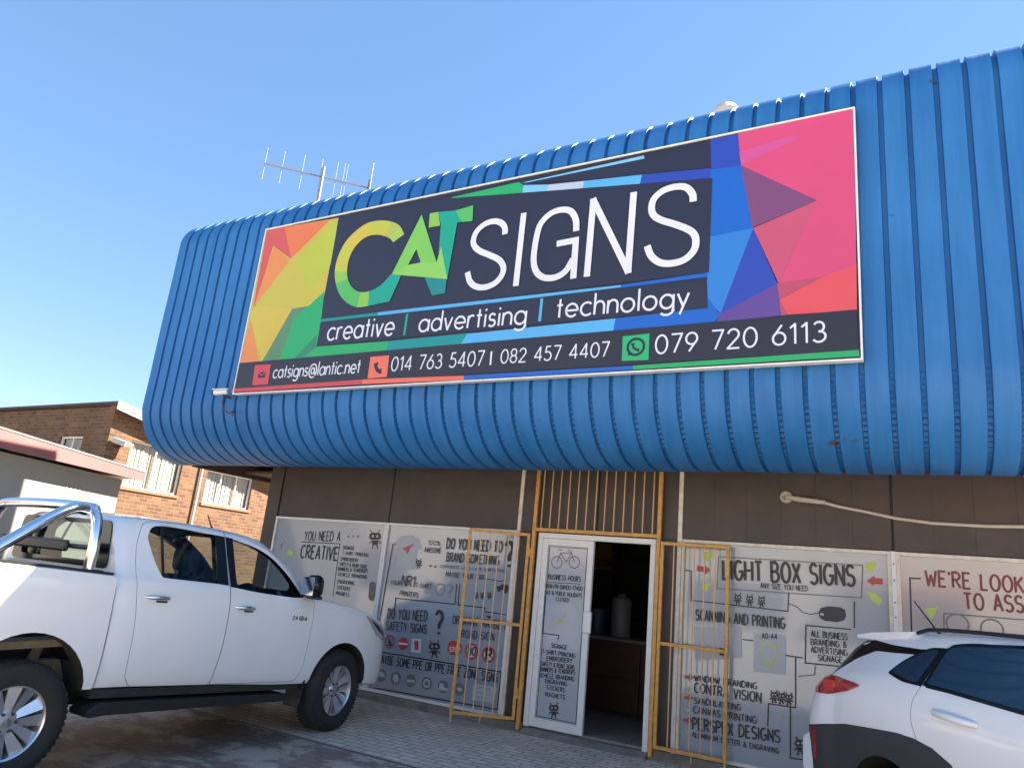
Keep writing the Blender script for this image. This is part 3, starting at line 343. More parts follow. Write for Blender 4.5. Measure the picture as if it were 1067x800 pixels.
DOOR=[('R','ink2',(-3.732,1.866),0.066,0.01),('R','ink2',(-3.511,1.882),0.065,0.01),('L','ink2',0.01,[(-3.732,1.866),(-3.69,1.975),(-3.556,1.983),(-3.614,1.875),(-3.69,1.975)]),('L','ink2',0.01,[(-3.511,1.882),(-3.557,1.998),(-3.609,2.019)]),('L','ink2',0.012,[(-3.727,2.012),(-3.676,2.009)]),('T','ink','BUSINESS HOURS',(-3.823,1.668),(-3.416,1.672),0.057,0.15400000000000003),('L','ink',0.008,[(-3.841,1.633),(-3.414,1.649)]),('T','ink','MON-FRI 08H00-17H00',(-3.848,1.567),(-3.389,1.575),0.047,0.15400000000000003),('T','ink','SAT & PUBLIC HOLIDAYS',(-3.849,1.496),(-3.39,1.5),0.045,0.15400000000000003),('T','ink','CLOSED',(-3.705,1.439),(-3.542,1.437),0.04,0.15400000000000003),('L','ink',0.01,[(-3.848,1.484),(-3.843,1.068),(-3.636,1.068),(-3.642,1.017)]),('P','lime',[(-3.676,1.224),(-3.605,1.246),(-3.615,1.202),(-3.666,1.185)]),('P','lime',[(-3.61,1.303),(-3.572,1.321),(-3.586,1.257)]),('P','lime',[(-3.472,1.389),(-3.428,1.399),(-3.437,1.35)]),('P','lime',[(-3.839,0.525),(-3.798,0.544),(-3.809,0.487)]),('P','lime',[(-3.843,0.427),(-3.79,0.427),(-3.806,0.391)]),('P','lime',[(-3.835,0.277),(-3.797,0.288),(-3.806,0.249)]),('T','ink','SIGNAGE',(-3.717,0.928),(-3.526,0.926),0.045,0.165),('T','ink','T-SHIRT PRINTING',(-3.826,0.852),(-3.421,0.854),0.045,0.165),('T','ink','EMBROIDERY',(-3.764,0.787),(-3.451,0.797),0.045,0.165),('T','ink','SAFETY & ROAD SIGNS',(-3.824,0.722),(-3.421,0.735),0.045,0.165),('T','ink','BANNERS & TEARDROPS',(-3.832,0.662),(-3.407,0.682),0.045,0.165),('T','ink','VEHICLE BRANDING',(-3.839,0.6),(-3.412,0.616),0.044,0.165),('T','ink','ENGRAVING',(-3.758,0.547),(-3.496,0.552),0.044,0.165),('T','ink','STICKERS',(-3.736,0.484),(-3.519,0.486),0.044,0.165),('T','ink','MAGNETS',(-3.746,0.411),(-3.51,0.414),0.044,0.165),('P','ink',[(-3.689,0.317),(-3.668,0.333),(-3.602,0.343),(-3.579,0.334),(-3.572,0.304),(-3.593,0.285),(-3.667,0.273),(-3.69,0.285)]),('L','ink',0.012,[(-3.662,0.33),(-3.685,0.355)]),('L','ink',0.012,[(-3.607,0.339),(-3.589,0.37)]),('C','pale',(-3.655,0.305),0.011),('C','pale',(-3.61,0.312),0.011),('P','ink',[(-3.663,0.269),(-3.596,0.28),(-3.6,0.24),(-3.652,0.232)]),('L','ink',0.014,[(-3.662,0.264),(-3.686,0.239)]),('L','ink',0.014,[(-3.596,0.275),(-3.568,0.257)]),('L','ink',0.016,[(-3.643,0.233),(-3.651,0.2)]),('L','ink',0.016,[(-3.609,0.238),(-3.596,0.209)])]
WIN3=[('T','ink','LIGHT BOX SIGNS',(-1.826,1.833),(-0.584,1.871),0.19,0.14),('L','grey',0.012,[(-1.879,2.059),(-0.509,2.07),(-0.528,1.767),(-1.888,1.734),(-1.879,2.059)]),('T','ink','ANY SIZE YOU NEED',(-1.451,1.778),(-1.005,1.785),0.049,0.132),('P','redarrow',[(-2.1,1.953),(-2.026,1.945),(-2.024,1.965),(-1.96,1.915),(-2.027,1.852),(-2.025,1.888),(-2.104,1.894)]),('P','redarrow',[(-0.341,1.961),(-0.41,1.961),(-0.409,1.984),(-0.48,1.926),(-0.417,1.886),(-0.414,1.903),(-0.343,1.904)]),('P','lime',[(-2.05,2.092),(-1.945,2.112),(-1.931,2.068),(-1.992,1.999),(-2.035,2.022)]),('P','lime',[(-2.06,1.725),(-1.977,1.802),(-1.95,1.779),(-1.994,1.69)]),('P','lime',[(-0.481,2.086),(-0.41,2.123),(-0.393,2.078),(-0.435,2.011),(-0.478,2.019)]),('P','lime',[(-0.483,1.825),(-0.419,1.823),(-0.353,1.761),(-0.376,1.713),(-0.443,1.752)]),('L','ink',0.012,[(-2.232,1.894),(-2.164,1.89),(-2.155,1.59),(-1.191,1.577),(-1.182,1.757)]),('P','ink',[(-1.709,1.675),(-1.695,1.686),(-1.655,1.689),(-1.641,1.682),(-1.639,1.66),(-1.652,1.647),(-1.697,1.643),(-1.711,1.653)]),('L','ink',0.012,[(-1.692,1.684),(-1.705,1.703)]),('L','ink',0.012,[(-1.658,1.687),(-1.646,1.708)]),('C','pale',(-1.688,1.665),0.008),('C','pale',(-1.661,1.668),0.008),('P','ink',[(-1.695,1.64),(-1.654,1.644),(-1.658,1.616),(-1.69,1.613)]),('L','ink',0.014,[(-1.695,1.637),(-1.71,1.62)]),('L','ink',0.014,[(-1.654,1.641),(-1.638,1.627)]),('L','ink',0.016,[(-1.684,1.613),(-1.691,1.591)]),('L','ink',0.016,[(-1.664,1.615),(-1.657,1.594)]),('P','ink',[(-1.59,1.674),(-1.577,1.684),(-1.537,1.688),(-1.524,1.68),(-1.522,1.658),(-1.535,1.646),(-1.579,1.642),(-1.592,1.652)]),('L','ink',0.012,[(-1.574,1.682),(-1.586,1.701)]),('L','ink',0.012,[(-1.541,1.685),(-1.529,1.706)]),('C','pale',(-1.57,1.664),0.008),('C','pale',(-1.544,1.666),0.008),('P','ink',[(-1.577,1.639),(-1.537,1.643),(-1.541,1.615),(-1.572,1.612)]),('L','ink',0.014,[(-1.577,1.636),(-1.592,1.619)]),('L','ink',0.014,[(-1.537,1.639),(-1.521,1.626)]),('L','ink',0.016,[(-1.567,1.612),(-1.573,1.59)]),('L','ink',0.016,[(-1.547,1.614),(-1.54,1.593)]),('P','ink',[(-1.474,1.673),(-1.461,1.683),(-1.422,1.686),(-1.409,1.679),(-1.406,1.657),(-1.419,1.645),(-1.463,1.641),(-1.476,1.651)]),('L','ink',0.012,[(-1.458,1.681),(-1.47,1.699)]),('L','ink',0.012,[(-1.425,1.684),(-1.413,1.705)]),('C','pale',(-1.454,1.663),0.008),('C','pale',(-1.428,1.665),0.008),('P','ink',[(-1.461,1.638),(-1.421,1.642),(-1.426,1.614),(-1.456,1.611)]),('L','ink',0.014,[(-1.461,1.635),(-1.476,1.618)]),('L','ink',0.014,[(-1.421,1.638),(-1.406,1.625)]),('L','ink',0.016,[(-1.451,1.612),(-1.457,1.589)]),('L','ink',0.016,[(-1.431,1.614),(-1.425,1.592)]),('L','ink',0.008,[(-1.182,1.652),(-1.11,1.63),(-1.053,1.582),(-0.981,1.569),(-0.911,1.591)]),('P','ink',[(-0.887,1.64),(-0.826,1.661),(-0.715,1.663),(-0.674,1.644),(-0.665,1.588),(-0.685,1.546),(-0.745,1.522),(-0.856,1.524),(-0.9,1.546),(-0.91,1.597)]),('P','pale',[(-0.894,1.593),(-0.86,1.59),(-0.866,1.567),(-0.894,1.572)]),('L','ink',0.012,[(-0.591,1.729),(-0.597,1.487)]),('T','ink','SCANNING AND PRINTING',(-2.097,1.401),(-1.218,1.409),0.1,0.13),('T','ink','A0-A4',(-1.433,1.296),(-1.291,1.304),0.047,0.165),('L','ink',0.012,[(-1.62,1.262),(-1.517,1.263)]),('P','pale',[(-1.512,1.34),(-1.21,1.346),(-1.214,0.985),(-1.515,0.973)]),('P','pale',[(-2.121,1.333),(-1.64,1.371),(-1.627,1.089),(-2.095,0.999)]),('R','lime',(-1.365,1.173),0.082,0.014),('L','lime',0.014,[(-1.397,1.099),(-1.394,1.035),(-1.332,1.038),(-1.326,1.102)]),('L','lime',0.012,[(-1.492,1.145),(-1.468,1.148)]),('L','lime',0.012,[(-1.451,1.244),(-1.433,1.228)]),('L','lime',0.012,[(-1.365,1.289),(-1.365,1.266)]),('L','lime',0.012,[(-1.286,1.258),(-1.3,1.239)]),('L','lime',0.012,[(-1.257,1.157),(-1.239,1.159)]),('L','ink',0.012,[(-0.624,1.47),(-1.025,1.463),(-1.034,1.117),(-0.672,1.129)]),('T','ink','ALL BUSINESS',(-0.978,1.367),(-0.659,1.37),0.055,0.14300000000000002),('T','ink','BRANDING &',(-0.979,1.289),(-0.669,1.299),0.055,0.14300000000000002),('T','ink','ADVERTISING',(-0.98,1.221),(-0.662,1.228),0.055,0.14300000000000002),('T','ink','SIGNAGE',(-0.917,1.153),(-0.709,1.158),0.054,0.14300000000000002),('L','ink',0.012,[(-1.213,1.163),(-1.056,1.16)]),('L','ink',0.012,[(-1.122,1.163),(-1.125,0.704),(-1.372,0.702),(-1.378,0.497)]),('L','ink',0.012,[(-1.172,0.711),(-1.174,0.257),(-1.051,0.264)]),('L','grey',0.01,[(-0.945,1.107),(-0.952,1.022),(-1.1,0.987)]),('P','ink',[(-1.355,0.798),(-1.341,0.809),(-1.3,0.816),(-1.286,0.809),(-1.284,0.786),(-1.297,0.773),(-1.344,0.766),(-1.357,0.775)]),('L','ink',0.012,[(-1.338,0.808),(-1.351,0.826)]),('L','ink',0.012,[(-1.303,0.813),(-1.29,0.835)]),('C','pale',(-1.334,0.789),0.008),('C','pale',(-1.307,0.793),0.008),('P','ink',[(-1.341,0.763),(-1.3,0.769),(-1.304,0.741),(-1.337,0.736)]),('L','ink',0.014,[(-1.341,0.76),(-1.357,0.741)]),('L','ink',0.014,[(-1.3,0.766),(-1.284,0.753)]),('L','ink',0.016,[(-1.331,0.736),(-1.338,0.713)]),('L','ink',0.016,[(-1.31,0.74),(-1.303,0.718)]),('P','ink',[(-1.286,0.797),(-1.272,0.808),(-1.231,0.815),(-1.217,0.808),(-1.215,0.786),(-1.229,0.772),(-1.274,0.765),(-1.288,0.774)]),('L','ink',0.012,[(-1.269,0.807),(-1.281,0.825)]),('L','ink',0.012,[(-1.234,0.812),(-1.222,0.834)]),('C','pale',(-1.265,0.788),0.008),('C','pale',(-1.238,0.792),0.008),('P','ink',[(-1.272,0.762),(-1.231,0.769),(-1.236,0.74),(-1.268,0.735)]),('L','ink',0.014,[(-1.272,0.759),(-1.288,0.741)]),('L','ink',0.014,[(-1.231,0.765),(-1.215,0.752)]),('L','ink',0.016,[(-1.262,0.736),(-1.269,0.712)]),('L','ink',0.016,[(-1.241,0.739),(-1.235,0.718)]),('P','ink',[(-1.217,0.796),(-1.204,0.807),(-1.163,0.814),(-1.149,0.807),(-1.147,0.785),(-1.161,0.771),(-1.206,0.765),(-1.22,0.774)]),('L','ink',0.012,[(-1.2,0.806),(-1.213,0.824)]),('L','ink',0.012,[(-1.166,0.811),(-1.154,0.833)]),('C','pale',(-1.197,0.787),0.008),('C','pale',(-1.17,0.791),0.008),('P','ink',[(-1.204,0.762),(-1.163,0.768),(-1.168,0.739),(-1.199,0.734)]),('L','ink',0.014,[(-1.204,0.758),(-1.22,0.74)]),('L','ink',0.014,[(-1.163,0.764),(-1.147,0.751)]),('L','ink',0.016,[(-1.194,0.735),(-1.201,0.712)]),('L','ink',0.016,[(-1.173,0.738),(-1.167,0.717)]),('P','ink',[(-1.133,0.411),(-1.114,0.427),(-1.056,0.437),(-1.037,0.428),(-1.034,0.397),(-1.053,0.378),(-1.117,0.367),(-1.137,0.379)]),('L','ink',0.012,[(-1.109,0.425),(-1.126,0.45)]),('L','ink',0.012,[(-1.061,0.433),(-1.043,0.464)]),('C','pale',(-1.104,0.399),0.011),('C','pale',(-1.066,0.406),0.011),('P','ink',[(-1.114,0.363),(-1.057,0.373),(-1.063,0.333),(-1.108,0.325)]),('L','ink',0.014,[(-1.114,0.358),(-1.137,0.332)]),('L','ink',0.014,[(-1.057,0.368),(-1.035,0.351)]),('L','ink',0.016,[(-1.1,0.326),(-1.11,0.293)]),('L','ink',0.016,[(-1.071,0.332),(-1.062,0.302)]),('T','ink','WINDOW BRANDING',(-2.096,0.806),(-1.481,0.816),0.057,0.15400000000000003),('T','ink','CONTRA VISION',(-2.093,0.699),(-1.442,0.7),0.089,0.14),('T','ink','SANDBLASTING',(-2.09,0.593),(-1.633,0.599),0.054,0.15400000000000003),('T','ink','CANVAS PRINTING',(-2.096,0.504),(-1.482,0.505),0.061,0.15400000000000003),('T','ink','PERSPEX DESIGNS',(-2.098,0.35),(-1.269,0.373),0.107,0.14),('T','ink','ALUMINIUM CUTTER & ENGRAVING',(-2.102,0.28),(-1.275,0.277),0.046,0.15400000000000003),('P','redarrow',[(-2.197,0.843),(-2.152,0.846),(-2.152,0.867),(-2.1,0.835),(-2.153,0.795),(-2.154,0.816),(-2.196,0.816)]),('P','redarrow',[(-2.197,0.645),(-2.152,0.649),(-2.153,0.67),(-2.1,0.639),(-2.154,0.598),(-2.154,0.619),(-2.196,0.619)]),('P','redarrow',[(-2.196,0.433),(-2.152,0.437),(-2.152,0.457),(-2.1,0.428),(-2.153,0.387),(-2.154,0.407),(-2.195,0.406)]),('P','lime',[(-2.18,0.731),(-2.142,0.731),(-2.16,0.698)]),('P','lime',[(-2.174,0.53),(-2.135,0.53),(-2.154,0.498)]),('P','lime',[(-2.173,0.32),(-2.135,0.32),(-2.153,0.288)])]
WIN4=[('T','maroon',"WE'RE LOOK",(0.014,1.929),(0.757,1.927),0.135,0.15),('T','maroon','TO ASS',(0.309,1.75),(0.745,1.764),0.135,0.15),('L','ink',0.014,[(-0.025,1.985),(-0.114,1.983),(-0.121,1.484)]),('P','lime',[(-0.007,1.723),(0.101,1.741),(0.039,1.627)]),('L','grey',0.012,[(0.135,1.526),(0.144,1.695),(0.741,1.702)]),('R','grey',(0.244,1.612),0.085,0.014),('R','grey',(0.502,1.597),0.083,0.014)]
# ================================================================ setting
mat('concrete', (0.30, 0.29, 0.27), 0.9, noise=0.25, nscale=4, bump=0.3)
brick_mat('paver_grey', (0.78, 0.66, 0.53), (0.66, 0.56, 0.45), (0.33, 0.28, 0.23), 0.22, 0.11, 0.011, 'floor', 0.5, 0.9, stain=((0.52, 0.44, 0.355), 2.3, 0.5))
brick_mat('paver_red', (0.31, 0.225, 0.185), (0.25, 0.18, 0.148), (0.14, 0.11, 0.095), 0.22, 0.11, 0.008, 'floor', 0.5, 0.62, stain=((0.56, 0.48, 0.39), 2.1, 0.75), rotate=0.04)
mat('earth', (0.24, 0.20, 0.15), 0.95, noise=0.3, nscale=0.4, bump=0.4, bscale=8)
mat('kerb', (0.13, 0.115, 0.10), 0.9, noise=0.25, nscale=5, bump=0.3)
def sheet(name, x0, x1, y0, y1, z, m):
    b = MB(); b.add([(x0, y0, z), (x1, y0, z), (x1, y1, z), (x0, y1, z)], [(0, 1, 2, 3)], m)
    o = b.build(name, fix=False); o['kind'] = 'structure'; return o
sheet('ground', -600, 600, -600, 600, -0.012, 'earth')
sheet('car_park', -40, 30, -30, 1.5, -0.004, 'paver_red')
mat('street', (0.58, 0.54, 0.48), 0.9, noise=0.2, nscale=1.5, bump=0.2)
sheet('street', -60, 60, -40, -6.6, 0.0, 'street')  # pale ground out of view, added to bounce sunlight onto the shopfront
sheet('pavement', -12.3, 12, -2.22, -0.02, 0.0, 'paver_grey')
b = MB(); b.box(-12.3, 12, -2.25, -2.222, -0.05, 0.0015, 'kerb'); o = b.build('kerb_strip'); o['kind'] = 'structure'

# ================================================================ shop building
BUI = thing('shop_building', 'low shop with a bulging blue ribbed metal fascia above lettered windows and brown cladding', 'shop building', (-4, 0, 0))
streak_mat('sheet_blue', (0.017, 0.134, 0.365), 0.52)
mat('cladding', (0.050, 0.036, 0.033), 0.55, noise=0.25, nscale=2.5)
mat('pillar_brown', (0.058, 0.045, 0.040), 0.6, noise=0.15)
mat('white_alu', (0.66, 0.66, 0.65), 0.45, noise=0.08, nscale=9)
mat('cream_strip', (0.60, 0.56, 0.50), 0.5, noise=0.2, nscale=12)
mat('soffit_brown', (0.085, 0.05, 0.035), 0.7, noise=0.2)
mat('dark', (0.012, 0.011, 0.011), 0.7)
mat('roof_grey', (0.30, 0.31, 0.32), 0.55, noise=0.15)
mat('plaster', (0.42, 0.38, 0.33), 0.9, noise=0.12)
# --- fascia: corrugated sheet swept along an arc profile (y, z)
YF = -1.925
prof = []
for a in arc(YF + 0.75, 3.48, 0.75, 0.72, 284, 180, 46): prof.append(a)
n = 26
for i in range(1, n): prof.append((YF, 3.48 + (5.82 - 3.48) * i / n))
for a in arc(YF + 0.50, 5.82, 0.50, 0.50, 180, 90, 22): prof.append(a)
for i in range(1, 9): prof.append((YF + 0.50 + (1.0 - YF - 0.50) * i / 8, 6.32))
XL, XR, PIT, H = -9.25, 3.7, 0.2075, 0.042
nr = []
for i in range(len(prof)):
    a = Vector(prof[max(i - 1, 0)]); c = Vector(prof[min(i + 1, len(prof) - 1)]); d = (c - a).normalized(); nr.append(Vector((-d.y, d.x)))
xs = []; x = XL; k = 0
while x < XR:
    xs += [(x, 0), (x + 0.018, 0), (x + 0.148, 0), (x + 0.160, 0), (x + 0.166, -1), (x + 0.198, -1), (x + 0.204, 0)]; x += PIT; k += 1
xs.append((x, 0)); XR = x
fb = MB(); vs = []; fs = []; NP = len(prof)
rnd = random.Random(3)
for j, (xx, hh) in enumerate(xs):
    wob = rnd.uniform(-0.002, 0.002)
    for i, q in enumerate(prof):
        h_ = hh * H
        if hh and i < 44: h_ += 0.016 * (i % 2)
        h_ += 0.0025 * math.sin(i * 0.35 + j * 0.11) * (0 if hh else 1) + wob * 0.5
        vs.append((xx, q[0] + nr[i].x * h_, q[1] + nr[i].y * h_))
for j in range(len(xs) - 1):
    for i in range(NP - 1): fs.append((j * NP + i, j * NP + i + 1, (j + 1) * NP + i + 1, (j + 1) * NP + i))
fb.add(vs, fs, 'sheet_blue')
fas = fb.build('metal_fascia', BUI, smooth=22)
# end boards, set just inside the sheet
def inset(p, d): return [(y + 0 * d, z) for y, z in p]
eb = MB(); cy, cz = -0.4, 4.6
ins = [(q[0] - nr[i].x * 0.006, q[1] - nr[i].y * 0.006) for i, q in enumerate(prof)] + [(1.0, 2.80)]
for xa, xb in ((XL + 0.004, XL + 0.03), (XR - 0.03, XR - 0.004)): eb = MB(); eb.prism(ins, xa, xb, 'soffit_brown', 'x'); eb.build('end_board', BUI)
b = MB(); y0 = prof[0][0]
b.box(XL + 0.035, XR - 0.035, y0 + 0.01, 0.0, 3.10, 3.14, 'soffit_brown')
b.box(XL + 0.035, XR - 0.035, y0 + 0.005, y0 + 0.03, 2.80, 3.098, 'soffit_brown')
b.box(XL - 0.002, XL + 0.033, y0 + 0.032, 0.62, 2.765, 2.80, 'soffit_brown')
b.box(XL + 0.035, -8.62, 0.0, 1.0, 2.83, 2.87, 'soffit_brown')
b.build('soffit', BUI)
b = MB(); b.box(XL + 0.035, XR - 0.035, 1.0, 1.04, 2.9, 6.30, 'roof_grey'); b.build('parapet_back', BUI)
# --- walls, roof and the dark room behind the glass
b = MB()
b.box(-8.60, -8.40, 0.36, 9.0, 0, 3.3, 'plaster'); b.box(XR - .3, XR - .1, 0.36, 9.0, 0, 3.3, 'plaster'); b.box(-8.60, XR - .1, 9.0, 9.2, 0, 3.3, 'plaster')
b.build('wall', BUI)
b = MB(); b.box(-8.7, XR - .1, 1.045, 9.3, 3.3, 3.42, 'roof_grey'); b.build('roof', BUI)
b = MB(); b.box(-8.62, -8.37, -0.02, 0.34, 0.0, 3.09, 'pillar_brown'); b.build('corner_pillar', BUI)
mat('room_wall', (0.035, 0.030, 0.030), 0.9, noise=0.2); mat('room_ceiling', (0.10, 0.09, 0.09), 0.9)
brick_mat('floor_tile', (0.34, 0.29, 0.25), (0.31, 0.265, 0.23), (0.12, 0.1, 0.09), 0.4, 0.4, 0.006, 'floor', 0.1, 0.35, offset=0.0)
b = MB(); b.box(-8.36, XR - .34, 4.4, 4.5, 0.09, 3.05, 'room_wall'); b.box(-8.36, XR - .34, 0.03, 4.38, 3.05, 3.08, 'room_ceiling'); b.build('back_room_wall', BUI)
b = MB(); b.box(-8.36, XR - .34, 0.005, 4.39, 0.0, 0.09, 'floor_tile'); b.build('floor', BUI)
# --- cladding panels above the windows and beside the door
def groove_panel(x0, x1, z0, z1, pitch=0.0):
    b = MB()
    if pitch:
        n = max(1, round((x1 - x0) / pitch)); w_ = (x1 - x0) / n
        b.box(x0, x1, 0.006, 0.04, z0, z1, 'cladding')
        for i in range(n): b.box(x0 + i * w_ + 0.0006, x0 + (i + 1) * w_ - 0.0006, -0.012 + 0.002 * (i % 2), 0.0055, z0 + 0.002, z1 - 0.002, 'cladding')
    else:
        b.box(x0, x1, -0.012, 0.04, z0, z1, 'cladding')
    return b.build('cladding_panel', BUI)
groove_panel(-8.34, -6.285, 2.212, 3.095); groove_panel(-6.262, -4.295, 2.212, 3.095)
groove_panel(-4.245, -3.275, 2.212, 3.095); groove_panel(-3.255, -2.315, 2.212, 3.095)
groove_panel(-2.265, -0.255, 2.222, 3.095, 0.33); groove_panel(-0.232, 1.75, 2.222, 3.095, 0.33); groove_panel(1.775, XR - .35, 2.222, 3.095, 0.33)
groove_panel(-4.245, -4.005, 0.10, 2.208); groove_panel(-2.525, -2.315, 0.10, 2.208)
for x in (-6.284, -3.275, -0.254):
    b = MB(); b.box(x, x + .02, -0.004, 0.03, 2.214, 3.095, 'dark'); b.build('panel_joint', BUI)
for x in (-4.27, -2.29):
    b = MB(); b.box(x - 0.022, x + 0.022, -0.035, 0.04, 0.0, 3.096, 'cream_strip'); b.build('cover_strip', BUI)
mat('plinth_grey', (0.17, 0.16, 0.15), 0.9, noise=0.3, nscale=6, bump=0.3)
for xa, xb in ((-8.365, -3.995), (-2.535, XR - .35)):
    b = MB(); b.box(xa, xb, -0.05, 0.0, -0.02, 0.095, 'plinth_grey'); b.build('plinth', BUI)
b = MB(); b.prism([(-0.13, -0.02), (0.0, -0.02), (0.0, 0.068), (-0.06, 0.06), (-0.13, 0.01)], -3.99, -2.54, 'plinth_grey', 'x'); b.build('door_step', BUI, bevel=0.008)
# --- lettered windows
mat('film', (0.25, 0.292, 0.345), 0.3, coat=1.0, noise=0.05, nscale=0.7)
mat('film_pink_reflection', (0.315, 0.29, 0.305), 0.3, coat=1.0, noise=0.05, nscale=0.7)  # sunlit reflection put into the film as a pink tint
mat('film_door', (0.32, 0.365, 0.42), 0.3, coat=1.0, noise=0.05, nscale=0.7)
V = {'ink': mat('vinyl_ink', (0.022, 0.022, 0.030), 0.5), 'ink2': mat('vinyl_ink_grey', (0.10, 0.10, 0.11), 0.5), 'grey': mat('vinyl_grey', (0.145, 0.155, 0.17), 0.5),
     'pale': mat('vinyl_pale', (0.36, 0.385, 0.42), 0.4), 'pale2': mat('vinyl_pale_line', (0.20, 0.22, 0.25), 0.4), 'palew': mat('vinyl_white', (0.46, 0.47, 0.5), 0.4), 'white': mat('vinyl_bright', (0.62, 0.62, 0.64), 0.4),
     'red': mat('vinyl_red', (0.42, 0.045, 0.045), 0.4), 'redarrow': mat('vinyl_red_arrow', (0.34, 0.04, 0.035), 0.4), 'lime': mat('vinyl_lime', (0.40, 0.50, 0.08), 0.4), 'olive': mat('vinyl_olive', (0.2, 0.16, 0.09), 0.5),
     'maroon': mat('vinyl_maroon', (0.17, 0.035, 0.035), 0.5)}
face = lambda u, v, h: (u, -h, v)
def window(x0, x1, film, art=None, z0=0.098, z1=2.205, fr='white_alu', lab=None, extra=None):
    b = MB(); t = 0.034
    b.box(x0, x1, -0.03, 0.035, z1 - t, z1, fr); b.box(x0, x1, -0.03, 0.035, z0, z0 + t, fr)
    b.box(x0, x0 + t, -0.028, 0.035, z0 + t, z1 - t, fr); b.box(x1 - t, x1, -0.028, 0.035, z0 + t, z1 - t, fr)
    wd = b.build('window', BUI, bevel=0.003)
    if lab: wd['label'] = lab
    b = MB(); b.box(x0 + t, x1 - t, 0.0, 0.012, z0 + t, z1 - t, film); b.build('pane', wd)
    if art:
        artwork(art, face, V, wd)
    if extra:
        b = MB(); draw(b, extra, face, V, base=0.0012); b.build('sticker', wd, fix=False)
    return wd
window(-8.365, -6.287, 'film', WIN1, lab='window offering creative services')
window(-6.285, -4.295, 'film', WIN2, lab='window about safety signs and branding')
window(-2.265, -0.262, 'film', WIN3, z1=2.215, fr='cream_strip', lab='window advertising light box signs')
_h = WIN4[0][5]; _dx = WIN4[0][4][0] - WIN4[0][3][0]
W4 = WIN4 + [('T', 'maroon', 'ING', (WIN4[0][4][0] + 0.035, 1.926), (WIN4[0][4][0] + 0.235, 1.925), _h, 0.15), ('T', 'maroon', 'IST', (WIN4[1][4][0] + 0.035, 1.764), (WIN4[1][4][0] + 0.2, 1.768), WIN4[1][5], 0.15)]
window(-0.225, 1.77, 'film_pink_reflection', W4, z1=2.215, fr='cream_strip', lab='window with maroon lettering and a pinkish reflection painted into its film')
window(1.772, XR - .35, 'film', z1=2.215, fr='cream_strip')
b = MB(); b.box(-0.262, -0.225, -0.034, 0.03, 0.10, 2.216, 'white_alu')
for z in (0.5, 0.9, 1.3, 1.62, 1.75, 1.95, 2.1): b.tube([(-0.244, -0.036, z), (-0.244, -0.033, z)], 0.007, 'dark', 8)
b.build('window_post', BUI)
# --- door
b = MB(); x0, x1, t = -3.985, -2.545, 0.06
b.box(x0, x1, -0.05, 0.05, 2.135, 2.195, 'white_alu'); b.box(x0, x0 + t, -0.05, 0.05, 0.075, 2.135, 'white_alu'); b.box(x1 - t, x1, -0.05, 0.05, 0.0, 2.135, 'white_alu')
b.build('door_frame', BUI, bevel=0.004)
b = MB(); a0, a1, zb, zt = -3.922, -3.275, 0.085, 2.132
b.box(a0, a0 + 0.07, -0.045, 0.0, zb, zt, 'white_alu'); b.box(a1 - 0.07, a1, -0.045, 0.0, zb, zt, 'white_alu'); b.box(a0 + 0.07, a1 - 0.07, -0.045, 0.0, zt - 0.075, zt, 'white_alu'); b.box(a0 + 0.07, a1 - 0.07, -0.045, 0.0, zb, zb + 0.09, 'white_alu')
door = b.build('door', BUI, bevel=0.003)
door['label'] = 'closed white framed glass door leaf with opening hours'
b = MB(); b.box(a0 + 0.07, a1 - 0.07, -0.024, -0.014, zb + 0.09, zt - 0.075, 'film_door'); b.build('pane', door)
artwork(DOOR, lambda u, v, h: (u, -0.0245 - h, v), V, door); b = MB()
q = [(a0 + 0.085, zb + 0.11), (a1 - 0.085, zb + 0.11), (a1 - 0.085, zt - 0.09), (a0 + 0.085, zt - 0.09), (a0 + 0.085, zb + 0.11)]
strip(b, q, 0.008, lambda u, v, e=0.0: (u, -0.0262 - e, v), V['ink']); b.build('border_line', door, fix=False)
b = MB(); b.box(a1 - 0.062, a1 + 0.035, -0.085, -0.046, 1.13, 1.36, 'white_alu'); b.build('handle', door, bevel=0.01)
# second leaf swung into the room
b = MB()
b.box(-2.64, -2.60, 0.06, 0.70, 0.10, 0.19, 'white_alu'); b.box(-2.64, -2.60, 0.06, 0.70, 2.05, 2.13, 'white_alu'); b.box(-2.64, -2.60, 0.06, 0.13, 0.19, 2.05, 'white_alu'); b.box(-2.64, -2.60, 0.63, 0.70, 0.19, 2.05, 'white_alu')
d2 = b.build('door', BUI); d2['label'] = 'white door leaf swung open into the dark room'
b = MB(); b.box(-2.625, -2.615, 0.13, 0.63, 0.19, 2.05, 'film_door'); b.build('pane', d2)

# ================================================================ things inside the doorway
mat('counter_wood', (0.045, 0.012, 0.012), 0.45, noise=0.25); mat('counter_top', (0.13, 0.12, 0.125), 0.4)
ct = thing('counter', 'dark red wooden counter with a grey top inside the open doorway', 'counter', (-3.5, 1.7, 0.09))
b = MB(); b.box(-5.2, -3.24, 1.64, 2.25, 0.14, 0.98, 'counter_wood'); b.box(-3.236, -2.45, 1.66, 2.25, 0.14, 0.98, 'counter_wood'); b.box(-5.15, -2.5, 1.70, 2.2, 0.09, 0.14, 'dark'); b.build('cabinet', ct, bevel=0.004)
b = MB(); b.box(-5.15, -3.27, 1.626, 1.64, 0.17, 0.52, 'counter_wood'); b.box(-5.15, -3.27, 1.626, 1.64, 0.54, 0.94, 'counter_wood'); b.build('drawer_front', ct, bevel=0.004)
b = MB(); b.box(-5.25, -2.42, 1.59, 2.28, 0.981, 1.02, 'counter_top'); b.build('counter_top', ct, bevel=0.006)
mat('jug_white', (0.10, 0.107, 0.115), 0.5); mat('blue_plastic', (0.012, 0.03, 0.07), 0.5)
